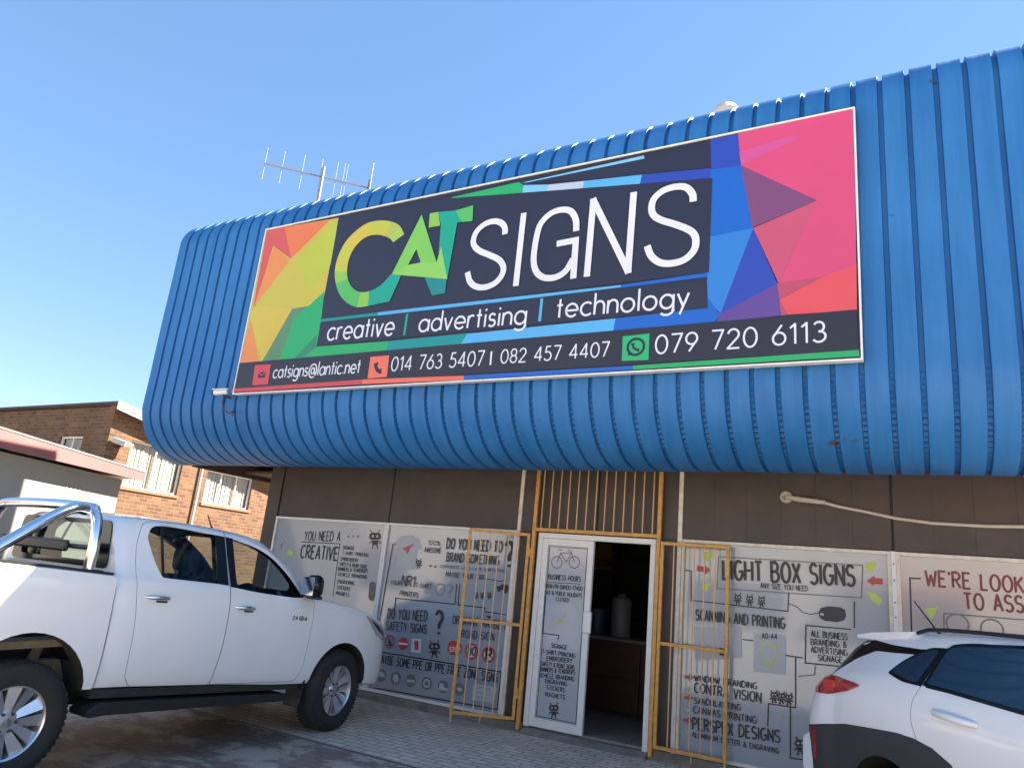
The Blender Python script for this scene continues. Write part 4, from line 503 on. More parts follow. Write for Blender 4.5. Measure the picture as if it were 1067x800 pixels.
b = MB(); b.lathe([(0, 0.001), (0, 0.125), (0.02, 0.135), (0.46, 0.135), (0.50, 0.12), (0.53, 0.06), (0.56, 0.05), (0.56, 0.001)], 'jug_white', axis='z', n=32)
tag(b.build('water_container', smooth=40, org=(0, 0, 0)), 'tall pale plastic container standing on the counter inside the doorway', 'container').location = (-3.60, 1.85, 1.021)
b = MB(); b.lathe([(0, 0.001), (0, 0.11), (0.30, 0.15), (0.33, 0.155), (0.33, 0.14), (0.30, 0.135), (0.02, 0.10), (0.02, 0.001)], 'blue_plastic', axis='z', n=28)
tag(b.build('bucket', smooth=40), 'dark blue bucket on the counter left of the pale container', 'bucket').location = (-3.98, 1.95, 1.021)
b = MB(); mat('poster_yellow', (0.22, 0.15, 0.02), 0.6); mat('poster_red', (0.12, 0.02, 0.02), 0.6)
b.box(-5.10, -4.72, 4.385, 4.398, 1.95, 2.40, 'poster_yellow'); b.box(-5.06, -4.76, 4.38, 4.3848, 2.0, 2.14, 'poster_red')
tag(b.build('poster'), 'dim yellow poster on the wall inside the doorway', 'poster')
sh = thing('shelf_rack', 'dark shelf rack against the wall behind the counter', 'shelves', (-4.2, 4.1, 0.09))
b = MB()
for z in (0.6, 1.1, 1.6, 2.1, 2.55): b.box(-4.6, -3.0, 3.95, 4.37, z, z + 0.025, 'counter_wood')
for x in (-4.6, -3.8, -3.03): b.box(x, x + 0.03, 3.955, 4.36, 0.09, 2.55, 'counter_wood')
b.build('frame', sh)


# ================================================================ yellow security gate
mat('gate_yellow', (0.54, 0.28, 0.06), 0.5, noise=0.28, nscale=22); mat('gate_bar', (0.56, 0.36, 0.17), 0.5, noise=0.15, nscale=6); mat('lock_dark', (0.03, 0.028, 0.027), 0.5, 0.3)
gt = thing('security_gate', 'yellow steel security gate with both barred leaves folded open beside the doorway', 'security gate', (-3.27, -0.08, 0))
b = MB(); s_ = 0.042
for x in (-4.03, -2.505): b.box(x - s_ / 2, x + s_ / 2, -0.10, -0.058, 0.03, 3.085, 'gate_yellow')
b.box(-4.008, -2.527, -0.098, -0.06, 2.205, 2.245, 'gate_yellow'); b.box(-4.008, -2.527, -0.098, -0.06, 3.04, 3.08, 'gate_yellow')
b.build('gate_frame', gt, bevel=0.003)
b = MB()
for i in range(13):
    x = -4.008 + (i + 0.5) * 1.481 / 13; b.box(x - 0.006, x + 0.006, -0.085, -0.073, 2.245, 3.04, 'gate_bar')
b.build('transom_bars', gt)
def leaf(hx, hy, ang, lock_side):
    d = Vector((math.cos(ang), math.sin(ang), 0)); p0 = Vector((hx, hy, 0)); W_ = 0.725; z0, z1 = 0.12, 2.17
    P = lambda s, z: p0 + d * s + Vector((0, 0, z)); b = MB(); up = (d.y, -d.x, 0)
    b.obox(P(0.03, z0), P(0.03, z1), 0.034, 0.034, 'gate_yellow', d); b.obox(P(W_, z0), P(W_, z1), 0.038, 0.034, 'gate_yellow', d)
    for z in (z0 + 0.018, z1 - 0.018, 1.13): b.obox(P(0.048, z), P(W_ - 0.02, z), 0.03, 0.034, 'gate_yellow')
    g = b.build('gate_leaf', gt, bevel=0.003)
    b = MB()
    for i in range(5):
        s2 = 0.048 + (i + 1) * (W_ - 0.07) / 6
        for a, c in ((z0 + 0.035, 1.114), (1.146, z1 - 0.035)): b.obox(P(s2, a), P(s2, c), 0.011, 0.011, 'gate_bar', d)
    b.build('bars', g)
    b = MB(); b.obox(P(W_ - 0.045, 1.09), P(W_ - 0.045, 1.16), 0.025, 0.042, 'lock_dark', d); b.build('lock', g)
    b = MB(); b.tube([P(W_, 0.03), P(W_, 0.118)], 0.012, 'gate_bar'); b.build('drop_bolt', g); b = MB(); b.tube([P(0.4, 0.06), P(0.4, 0.118)], 0.009, 'gate_bar'); b.build('drop_bolt', g)
    return g
for x, sx in ((-4.03, -1), (-2.505, 1)):
    for z in (0.35, 1.9):
        b = MB(); b.tube([(x + sx * .026, -0.105, z), (x + sx * .026, -0.105, z + 0.10)], 0.013, 'gate_yellow'); b.build('hinge', gt)
leaf(-4.055, -0.10, R_(180 + 30), 1); leaf(-2.48, -0.115, R_(0), 1)

# ================================================================ billboard sign
SG = thing('shop_sign', 'wide printed sign in rainbow triangles with big light letters on the blue fascia', 'sign', (-3.845, -2.0, 3.505))
def pm(name, r, g, b_, k=0.76): return mat(name, tuple(c * k for c in srgb(r, g, b_)), 0.42, coat=0.0, noise=0.05, nscale=1.6, bump=0.08, bscale=1.5)
PC = {'p_yellow': (196, 186, 70), 'p_salmon': (206, 88, 84), 'p_orange': (226, 122, 72), 'p_orange2': (226, 142, 78), 'p_lime': (182, 194, 62), 'p_gold': (208, 186, 72), 'p_greygreen': (92, 140, 104), 'p_green': (40, 172, 104), 'p_tealgreen': (48, 138, 106),
      'p_teal': (16, 148, 150), 'p_sky': (88, 178, 236), 'p_sky2': (126, 196, 236), 'p_blue': (22, 100, 200), 'p_blue2': (48, 128, 214), 'p_lav': (184, 200, 226), 'p_royal': (44, 72, 178), 'p_dark': (40, 43, 64), 'p_bar': (40, 40, 54),
      'p_pink': (212, 76, 122), 'p_magenta': (206, 84, 150), 'p_plum': (124, 72, 118), 'p_rose': (196, 84, 116), 'p_mauve': (184, 76, 104), 'p_coral': (222, 84, 94), 'p_violet': (98, 70, 150), 'p_red': (206, 74, 82), 'p_coral2': (236, 116, 92), 'p_wgreen': (40, 182, 116),
      'c_ygreen': (168, 200, 88), 'c_olive': (176, 190, 84), 'c_yellow': (192, 194, 66), 'c_gold': (206, 188, 70), 'c_lime': (142, 196, 82), 'c_green': (86, 186, 98), 'c_teal': (24, 164, 140), 'c_teal2': (32, 136, 140), 'c_leaf': (124, 200, 88), 'c_leaf2': (140, 206, 96), 'white': (228, 232, 246)}
SM = {k: pm('sign_' + k, *v) for k, v in PC.items()}
SX, SZ, KS = -7.344, 3.505, 0.991
smap = lambda u, v, h: (SX + u * KS, -2.02 - h, SZ + v * KS)
b = MB(); b.box(SX, SX + 6.995, -2.02, -1.968, SZ, SZ + 2.22, SM['p_bar']); draw(b, PRINT, smap, SM, step=0.0002, base=0.001); b.build('printed_panel', SG, fix=False)
b = MB(); b.box(SX - 0.016, SX + 7.011, -2.034, -1.963, SZ - 0.016, SZ - 0.001, 'white_alu'); b.box(SX - 0.016, SX + 7.011, -2.034, -1.963, SZ + 2.221, SZ + 2.237, 'white_alu'); b.box(SX - 0.016, SX - 0.001, -2.034, -1.963, SZ - 0.001, SZ + 2.221, 'white_alu'); b.box(SX + 6.996, SX + 7.011, -2.034, -1.963, SZ - 0.001, SZ + 2.221, 'white_alu')
b.build('frame', SG, bevel=0.002)
b = MB(); draw(b, NAME, lambda u, v, h: smap(u, v, h + 0.0105), SM); o = b.build('lettering', SG, fix=False); o['label'] = 'big business name, first three letters green and yellow'
for dat in (TAG, CONTACT): artwork(dat, lambda u, v, h: smap(u, v, h + 0.0105), SM, SG, rest='divider')
for dat, lab in ((MAIL, 'red square with an envelope'), (PHONE, 'coral square with a handset'), (CHAT, 'green square with a round speech bubble')):
    b = MB(); draw(b, dat, lambda u, v, h: smap(u, v, h + 0.0105), SM); o = b.build('emblem', SG, fix=False); o['label'] = lab

# ================================================================ small fittings on the shop
mat('cam_white', (0.7, 0.7, 0.7), 0.4); mat('cable_white', (0.46, 0.42, 0.38), 0.6); mat('wire_dark', (0.04, 0.04, 0.045), 0.6)
sc_ = thing('security_camera', 'small white security camera at the bottom left corner of the sign', 'camera', (-7.56, -1.97, 3.5))
b = MB(); b.tube([(-7.46, -2.03, 3.525), (-7.60, -2.11, 3.502)], [0.032, 0.034], 'cam_white', 14); b.obox((-7.45, -2.022, 3.562), (-7.62, -2.12, 3.537), 0.075, 0.008, 'cam_white'); b.build('camera_body', sc_, smooth=40)
b = MB(); b.tube([(-7.601, -2.111, 3.502), (-7.62, -2.122, 3.499)], 0.028, 'lock_dark', 14); b.build('lens', sc_)
b = MB(); b.tube([(-7.50, -2.06, 3.50), (-7.47, -2.0, 3.47), (-7.45, -1.965, 3.46)], 0.014, 'lock_dark'); b.build('bracket', sc_)
b = MB(); b.tube([(-7.55, -2.0, 3.50), (-7.56, -1.99, 3.40), (-7.50, -1.985, 3.30), (-7.40, -1.985, 3.26), (-7.34, -1.985, 3.29), (-7.36, -1.975, 3.24)], 0.009, 'wire_dark'); b.build('cable', sc_)
wl_ = thing('wall_lamp', 'round cream wall lamp base with a short arm on the brown cladding above the window', 'wall lamp', (-1.2, -0.02, 2.68))
b = MB(); b.lathe([(-0.013, 0.001), (-0.04, 0.010), (-0.06, 0.042), (-0.05, 0.058), (-0.0135, 0.062)], 'cable_white', c=(-1.20, 0, 2.70), axis='y', n=28); b.build('base', wl_, smooth=40)
b = MB(); b.tube([(-1.19, -0.07, 2.695), (-1.05, -0.13, 2.665), (-0.82, -0.15, 2.64)], [0.024, 0.028, 0.022], 'cable_white', 12); b.build('arm', wl_, smooth=40)
b = MB(); pts = [(-0.84, -0.14, 2.64), (-0.70, -0.06, 2.615), (-0.45, -0.03, 2.575), (-0.2, -0.03, 2.525), (0.1, -0.03, 2.495), (0.5, -0.03, 2.488), (0.9, -0.03, 2.50), (1.6, -0.03, 2.53), (3.0, -0.03, 2.58)]
b.tube(pts, 0.016, 'cable_white', 8); tag(b.build('cable', smooth=50), 'white cable sagging along the brown cladding from the wall lamp', 'cable')
an = thing('tv_antenna', 'yagi antenna on a thin pole above the left end of the blue fascia', 'antenna', (-8.73, 0.0, 6.32))
mat('alu', (0.22, 0.205, 0.19), 0.5, 0.3)
b = MB(); b.tube([(-8.73, 0, 6.32), (-8.73, 0, 8.16)], 0.026, 'alu'); b.build('mast', an, smooth=50)
D = Vector((math.sin(R_(44)), math.cos(R_(44)), 0)); O = Vector((-8.73, 0.03, 7.975))
b = MB(); b.obox(O + D * -0.98, O + D * 0.78, 0.022, 0.022, 'alu'); b.build('boom', an)
for s2, hl in ((-0.97, .30), (-0.69, .31), (-0.36, .33), (-0.06, .34), (0.2, .345), (0.32, .36), (0.37, .36)):
    b = MB(); b.tube([O + D * s2 + Vector((0, 0, -hl)), O + D * s2 + Vector((0, 0, hl))], 0.0033, 'alu', 6); b.build('element', an)
b = MB(); b.tube([O + D * 0.77 + Vector((0.012, -.01, -.15)), O + D * 0.77 + Vector((0.012, -.01, .15))], 0.016, 'lock_dark', 8); b.tube([O + D * 0.79 + Vector((0, 0, -.36)), O + D * 0.79 + Vector((0, 0, .5))], 0.009, 'alu', 6); b.build('reflector', an)
mat('vent_beige', (0.5, 0.43, 0.33), 0.6)
b = MB(); b.lathe([(0, 0.09), (0.36, 0.09), (0.37, 0.14), (0.46, 0.16), (0.54, 0.11), (0.57, 0.001)], 'vent_beige', axis='z', n=24)
tag(b.build('roof_vent', smooth=40), 'small beige round vent cowl peeking over the top of the fascia', 'roof vent').location = (-1.68, -0.9, 6.32)
b = MB(); b.lathe([(3.098, 0.001), (3.098, 0.06), (3.07, 0.055), (3.065, 0.001)], 'cable_white', c=(-0.40, -0.35, 0), axis='z', n=24)
tag(b.build('ceiling_light', smooth=40), 'small round cream downlight under the fascia above the wall lamp', 'light')

# ================================================================ brick house and white building on the left
brick_mat('face_brick', (0.155, 0.076, 0.033), (0.085, 0.036, 0.019), (0.13, 0.10, 0.07), 0.235, 0.088, 0.011, 'wall', 0.5, 0.9)
HS = thing('brick_house', 'orange face brick house with curtained windows and a dark low roof behind the parked pickup', 'house', (-21, 7, 0))
hx, hy = -17.0, 2.44
mat('roof_dark', (0.05, 0.04, 0.038), 0.7, noise=0.2); mat('board_white', (0.42, 0.40, 0.37), 0.6, noise=0.1); mat('curtain', (0.38, 0.355, 0.31), 0.9, noise=0.08, nscale=3); mat('window_dark', (0.16, 0.15, 0.14), 0.3); mat('steel_frame', (0.62, 0.60, 0.56), 0.5)
mat('curtain_grey', (0.33, 0.33, 0.33), 0.9, noise=0.15, nscale=4)
zr = lambda y: 4.80 - (y - hy) * 0.17
def wall_holes(b, axis, pos, depth, u0, u1, z0, ztop, holes, m):
    """wall slab built from strips round rectangular openings; ztop is a function of u"""
    us = sorted({u0, u1} | {h[0] for h in holes} | {h[1] for h in holes})
    for a, c in zip(us[:-1], us[1:]):
        mid = (a + c) / 2; hs = sorted([(h[2], h[3]) for h in holes if h[0] < mid < h[1]]); lo = z0; segs = []
        for h0, h1 in hs: segs.append((lo, lambda u, q=h0: q)); lo = h1
        segs.append((lo, ztop))
        for l0, tf in segs:
            poly = [(a, l0), (c, l0), (c, tf(c)), (a, tf(a))]
            b.prism(poly, pos, pos + depth, m, axis)
holes = [(3.05, 4.60, 2.93, 4.08), (5.42, 7.02, 2.86, 3.76), (8.6, 10.2, 2.5, 3.4)]
b = MB(); wall_holes(b, 'x', hx - 0.22, 0.22, hy, 13, -0.01, zr, holes, 'face_brick'); 
fh = [(-19.05, -18.05, 3.2, 4.06), (-22.5, -21.2, 3.2, 4.06)]
wall_holes(b, 'y', hy + 0.004, 0.215, -27, hx - 0.222, -0.01, lambda u: 4.78, fh, 'face_brick'); b.box(-27.2, -27.0, hy, 13, 0, 3.0, 'face_brick'); b.box(-27, hx - .23, 12.8, 13, 0, 2.9, 'face_brick'); b.build('wall', HS)
def house_win(axis, pos, u0, u1, z0, z1, nm, cur):
    b = MB(); t = 0.04
    mk = (lambda a, c, e, f, d0, d1, m: b.box(pos + d0, pos + d1, a, c, e, f, m)) if axis == 'x' else (lambda a, c, e, f, d0, d1, m: b.box(a, c, pos - d1, pos - d0, e, f, m))
    mk(u0, u1, z0, z0 + t, -0.12, -0.06, 'steel_frame'); mk(u0, u1, z1 - t, z1, -0.12, -0.06, 'steel_frame'); mk(u0, u0 + t, z0 + t, z1 - t, -0.12, -0.06, 'steel_frame'); mk(u1 - t, u1, z0 + t, z1 - t, -0.12, -0.06, 'steel_frame')
    for k in range(1, nm): u = u0 + (u1 - u0) * k / nm; mk(u - 0.015, u + 0.015, z0 + t, z1 - t, -0.115, -0.065, 'steel_frame')
    wd = b.build('window', HS)
    b = MB(); n = 40
    for k in range(n):   # gathered curtain folds behind the glass
        a = u0 + t + (u1 - u0 - 2 * t) * k / n; c = u0 + t + (u1 - u0 - 2 * t) * (k + 1) / n; dd = 0.012 * math.sin(k * 1.9) + 0.008 * math.sin(k * 0.7)
        mk(a, c, z0 + t, z1 - t, -0.19 + dd, -0.16 + dd, cur if isinstance(cur, str) else cur[0 if (k < n * 0.55) else 1])
    b.build('curtain', wd)
    b = MB(); mk(u0 + t, u1 - t, z0 + t, z1 - t, -0.096, -0.09, glass_h); b.build('pane', wd)
    b = MB(); mk(u0 - 0.05, u1 + 0.05, z0 - 0.07, z0, -0.1, 0.04, 'sill_red'); b.build('sill', wd)
mat('sill_red', (0.30, 0.11, 0.06), 0.8, noise=0.2); glass_h = glass_mat('house_glass', (0.95, 0.95, 0.94), 1.22)
house_win('x', hx, 3.05, 4.60, 2.93, 4.08, 2, 'curtain'); house_win('x', hx, 5.42, 7.02, 2.86, 3.76, 3, ('curtain_grey', 'curtain')); house_win('x', hx, 8.6, 10.2, 2.5, 3.4, 3, 'curtain')
house_win('y', hy, -19.05, -18.05, 3.2, 4.06, 2, 'curtain_grey'); house_win('y', hy, -22.5, -21.2, 3.2, 4.06, 2, 'curtain_grey')
b = MB(); q = [(hy - 0.14, zr(hy - .14)), (13.3, zr(13.3)), (13.3, zr(13.3) + 0.05), (hy - 0.14, zr(hy - .14) + 0.05)]; b.prism(q, -27.4, hx + 0.28, 'roof_dark', 'x'); b.build('roof', HS)
b = MB(); q = [(hy - 0.15, zr(hy - .15) - 0.15), (13.3, zr(13.3) - 0.15), (13.3, zr(13.3) + 0.06), (hy - 0.15, zr(hy - .15) + 0.06)]; b.prism(q, hx + 0.282, hx + 0.31, 'board_white', 'x'); b.build('barge_board', HS)
b = MB(); b.tube([(hx + 0.07, 5.17, 0), (hx + 0.07, 5.17, zr(5.17) - 0.1)], 0.032, 'board_white', 12); b.build('downpipe', HS, smooth=50)
fl = thing('flood_light', 'white box floodlight fixed on the corner of the brick house', 'floodlight', (hx + 0.1, 2.75, 3.95))
b = MB(); b.obox((hx + 0.02, 2.62, 3.98), (hx + 0.34, 2.78, 3.88), 0.34, 0.13, 'board_white'); b.build('housing', fl, bevel=0.015)
b = MB(); b.obox((hx + 0.345, 2.785, 3.876), (hx + 0.36, 2.79, 3.872), 0.28, 0.10, 'window_dark'); b.build('lens', fl)
b = MB(); b.obox((hx - 0.0, 2.72, 3.86), (hx + 0.14, 2.74, 3.86), 0.05, 0.04, 'lock_dark'); b.build('bracket', fl)

WB = thing('white_building', 'low white building with a pink fascia in front of the brick house', 'building', (-14.5, -2, 0))
mat('white_wall', (0.29, 0.28, 0.25), 0.9, noise=0.06, nscale=1.5); mat('pink_fascia', (0.27, 0.105, 0.10), 0.6, noise=0.12, nscale=1.2); mat('vent_grey', (0.30, 0.29, 0.27), 0.8)
wx = -12.5; ft = lambda y: 2.889 - (y) * 0.0965; fb_ = lambda y: 2.724 - y * 0.0465
b = MB(); b.prism([(-7, 0), (0.12, 0), (0.12, fb_(.12) - 0.02), (-7, fb_(-7) - 0.02)], wx - 0.2, wx, 'white_wall', 'x'); b.box(-20, wx - 0.2, -0.08, 0.12, 0, 2.66, 'white_wall'); b.box(-20, wx - .2, -7, -6.8, 0, 2.95, 'white_wall'); b.box(-20.2, -20, -7, 0.12, 0, 2.6, 'white_wall'); b.build('wall', WB)
b = MB(); b.prism([(-7.2, fb_(-7.2)), (0.35, fb_(.35)), (0.35, ft(.35)), (-7.2, ft(-7.2))], wx + 0.27, wx + 0.30, 'pink_fascia', 'x'); b.build('fascia', WB)
b = MB(); b.prism([(-7.2, ft(-7.2) + 0.005), (0.36, ft(.36) + 0.005), (0.36, ft(.36) + 0.03), (-7.2, ft(-7.2) + 0.03)], wx + 0.2, wx + 0.31, 'vent_grey', 'x'); b.build('flashing', WB)
b = MB(); b.prism([(-7.2, fb_(-7.2) + 0.03), (0.34, fb_(.34) + 0.03), (0.34, fb_(.34) + 0.06), (-7.2, fb_(-7.2) + 0.08)], -20.3, wx + 0.268, 'roof_grey', 'x'); b.build('roof', WB)
b = MB()
for k in range(4):
    for j in range(2): b.box(wx + 0.001, wx + 0.006, -0.83 + k * 0.075, -0.79 + k * 0.075, 2.37 + j * 0.075, 2.42 + j * 0.075, 'vent_grey')
b.build('air_vent', WB)
# ---- an unseen row of shops, added for bounced light and for panes to mirror
OP = thing('added_shop_row', 'unseen cream row of shops added behind the viewpoint for reflections and bounced light', 'shop building', (-4, -30, 0))
mat('cream_wall', (0.66, 0.60, 0.50), 0.9, noise=0.08, nscale=0.5); mat('shop_glass', (0.05, 0.06, 0.07), 0.08); mat('awning_red', (0.30, 0.07, 0.06), 0.7); mat('tin_roof', (0.32, 0.33, 0.34), 0.5, noise=0.15)
b = MB(); b.box(-42, 34, -38, -30, 0, 5.4, 'cream_wall'); b.build('wall', OP)
b = MB(); b.box(-42.4, 34.4, -38.4, -29.6, 5.4, 5.7, 'tin_roof'); b.build('roof', OP)
for k in range(10):
    x = -40 + k * 7.4
    b = MB(); b.box(x, x + 4.6, -29.999, -29.95, 0.5, 2.6, 'shop_glass'); b.build('window', OP)
    if k % 2: b = MB(); b.prism([(-29.95, 3.1), (-28.3, 2.75), (-28.3, 2.8), (-29.95, 3.2)], x - .3, x + 5.0, 'awning_red', 'x'); b.build('awning', OP)
# ================================================================ vehicles
mat('paint_white', (0.82, 0.82, 0.80), 0.38, coat=1.0, noise=0.03, nscale=2); mat('paint_white_warm', (0.80, 0.81, 0.81), 0.38, coat=1.0, noise=0.03, nscale=2)
mat('trim_black', (0.016, 0.016, 0.018), 0.45); mat('gloss_black', (0.010, 0.010, 0.012), 0.12); mat('cladding_black', (0.040, 0.041, 0.044), 0.6, bump=0.1, bscale=300)
mat('tyre', (0.022, 0.021, 0.020), 0.85, noise=0.25, nscale=20); mat('alloy', (0.62, 0.63, 0.65), 0.28, 0.85); mat('alloy_dark', (0.08, 0.08, 0.085), 0.5, 0.5); mat('chrome', (0.78, 0.79, 0.81), 0.08, 1.0)
mat('cabin_dark', (0.030, 0.030, 0.033), 0.8); mat('seat_grey', (0.05, 0.05, 0.055), 0.85); mat('lamp_red', (0.35, 0.012, 0.018), 0.12, coat=1.0); mat('lamp_red_lens', (0.62, 0.05, 0.05), 0.15, coat=1.0); mat('lamp_clear', (0.42, 0.44, 0.47), 0.1, 0.3, coat=1.0); mat('underbody', (0.028, 0.025, 0.022), 0.9, noise=0.4, nscale=6)
mat('rust_tan', (0.16, 0.12, 0.075), 0.9, noise=0.3, nscale=8); mat('blue_cloth', (0.05, 0.16, 0.42), 0.9); mat('decal_dark', (0.03, 0.03, 0.035), 0.4)
car_glass = glass_mat('car_glass', (0.72, 0.77, 0.77), 1.5); dark_glass = glass_mat('dark_glass', (0.10, 0.12, 0.14), 1.55)
mat('tinted_sky_pane', (0.022, 0.045, 0.078), 0.04, coat=0.6)  # dark tint, with the sky's blue reflection put into the colour
def lerp_tab(T, y):
    ys = [t[0] for t in T]
    if y <= ys[0]: return T[0][1:]
    if y >= ys[-1]: return T[-1][1:]
    i = max(k for k in range(len(ys)) if ys[k] <= y)
    def tan(k, c):
        if k == 0: return (T[1][c] - T[0][c]) / (ys[1] - ys[0])
        if k == len(T) - 1: return (T[k][c] - T[k - 1][c]) / (ys[k] - ys[k - 1])
        a = (T[k][c] - T[k - 1][c]) / (ys[k] - ys[k - 1]); b = (T[k + 1][c] - T[k][c]) / (ys[k + 1] - ys[k])
        return 0.0 if a * b <= 0 else 2 * a * b / (a + b)
    h = ys[i + 1] - ys[i]; t = (y - ys[i]) / h; o = []
    for c in range(1, len(T[0])):
        m0, m1 = tan(i, c), tan(i + 1, c); p0, p1 = T[i][c], T[i + 1][c]
        o.append((2*t**3-3*t*t+1)*p0 + (t**3-2*t*t+t)*h*m0 + (-2*t**3+3*t*t)*p1 + (t**3-t*t)*h*m1)
    return o
def loft_body(T, sect, ys):
    """closed solid from half sections mirrored across x = 0"""
    b = MB(); rings = []
    for y in ys:
        half = sect(y, *lerp_tab(T, y)); ring = [(x, y, z) for x, z in half] + [(-x, y, z) for x, z in half[-2:0:-1]]
        rings.append(ring)
    n = len(rings[0]); vs = [q for r in rings for q in r]; fs = []
    for i in range(len(rings) - 1):
        for k in range(n): fs.append((i * n + k, i * n + (k + 1) % n, (i + 1) * n + (k + 1) % n, (i + 1) * n + k))
    fs.append(tuple(range(n))[::-1]); fs.append(tuple((len(rings) - 1) * n + k for k in range(n)))
    return b, vs, fs
def solid(T, sect, ys, m, name='tmp'):
    b, vs, fs = loft_body(T, sect, ys); b.add(vs, fs, m); return b.build(name)
def boolean(a, cutter, op='DIFFERENCE', keep=False):
    md = a.modifiers.new('b', 'BOOLEAN'); md.operation = op; md.object = cutter; md.solver = 'EXACT'; md.material_mode = 'TRANSFER'
    dg = bpy.context.evaluated_depsgraph_get(); dg.update()
    me = bpy.data.meshes.new_from_object(a.evaluated_get(dg), preserve_all_data_layers=True, depsgraph=dg)
    a.modifiers.clear(); old = a.data; a.data = me
    if not keep: bpy.data.objects.remove(cutter, do_unlink=True)
    return a
def cutter(pts, a, c, m, axis='x'):
    b = MB(); b.prism(pts, a, c, m, axis); return b.build('tmp')
def cyl_cut(y, z, r, x0, x1, m, n=40, sz=1.0):
    return cutter([(y + r * math.cos(2 * math.pi * k / n), z + sz * r * math.sin(2 * math.pi * k / n)) for k in range(n)], x0, x1, m)
def grow(pts, d):
    P = [Vector(q) for q in pts]; n = len(P); ar = sum(P[i].x * P[(i + 1) % n].y - P[(i + 1) % n].x * P[i].y for i in range(n)); sgn = 1 if ar > 0 else -1; o = []
    for i in range(n):
        d0 = (P[i] - P[i - 1]).normalized(); d1 = (P[(i + 1) % n] - P[i]).normalized()
        n0 = Vector((d0.y, -d0.x)) * sgn; n1 = Vector((d1.y, -d1.x)) * sgn; mt = (n0 + n1).normalized()
        o.append(tuple(P[i] + mt * d / max(0.4, mt.dot(n0))))
    return o
def rounded(pts, r, n=4):
    P = [Vector(q) for q in pts]; o = []; N = len(P)
    for i in range(N):
        rr = r[i] if isinstance(r, (list, tuple)) else r
        if rr <= 0: o.append(tuple(P[i])); continue
        a = (P[i - 1] - P[i]); c = (P[(i + 1) % N] - P[i]); ra = min(rr, a.length * .45); rc = min(rr, c.length * .45)
        p0 = P[i] + a.normalized() * ra; p2 = P[i] + c.normalized() * rc
        for k in range(n + 1):
            t = k / n; o.append(tuple((1 - t) ** 2 * p0 + 2 * t * (1 - t) * P[i] + t * t * p2))
    return o
def bvh_of(o):
    bm = bmesh.new(); bm.from_mesh(o.data); t = BVHTree.FromBMesh(bm); bm.free(); return t
def skin_patch(bvh, pts, side, off, th, m, seg=0.12, axis='x', dome=0.0):
    """a thin shell following the body surface inside an outline given in side view (y, z)"""
    bm = bmesh.new(); vs = [bm.verts.new((0, u, v)) for u, v in pts]; bm.faces.new(vs)
    bmesh.ops.triangulate(bm, faces=bm.faces[:])
    for _ in range(5):
        es = [e for e in bm.edges if e.calc_length() > seg]
        if not es: break
        bmesh.ops.subdivide_edges(bm, edges=es, cuts=1); bmesh.ops.triangulate(bm, faces=bm.faces[:])
    bm.verts.ensure_lookup_table(); out = MB(); bd = {v.index: v.is_boundary for v in bm.verts}
    V3 = []; last = 0.8
    for v in bm.verts:
        hit = bvh.ray_cast(Vector((side * 3.0, v.co.y, v.co.z)), Vector((-side, 0, 0)))
        if hit[0] is None: nz = Vector((side, 0, 0)); p = Vector((side * last, v.co.y, v.co.z))
        else: p = hit[0]; nz = hit[1]; last = abs(p.x)
        if nz.x * side < 0: nz = -nz
        V3.append((p, nz, off + (dome if not bd[v.index] else 0)))
    n = len(V3); fcs = [[v.index for v in f.verts] for f in bm.faces]
    out.add([p + q * o_ for p, q, o_ in V3] + [p + q * (off - th) for p, q, o_ in V3], fcs + [[n + i for i in f[::-1]] for f in fcs] + [[e.verts[0].index, e.verts[1].index, n + e.verts[1].index, n + e.verts[0].index] for e in bm.edges if e.is_boundary], m)
    bm.free(); return out
def finish(o, name, parent, m=None, smooth=32):
    o.name = name; o.data.name = name; o.parent = parent; ORG[o.name] = ORG[parent.name]
    o.data.shade_smooth(); o.data.set_sharp_from_angle(angle=R_(smooth))
    return o
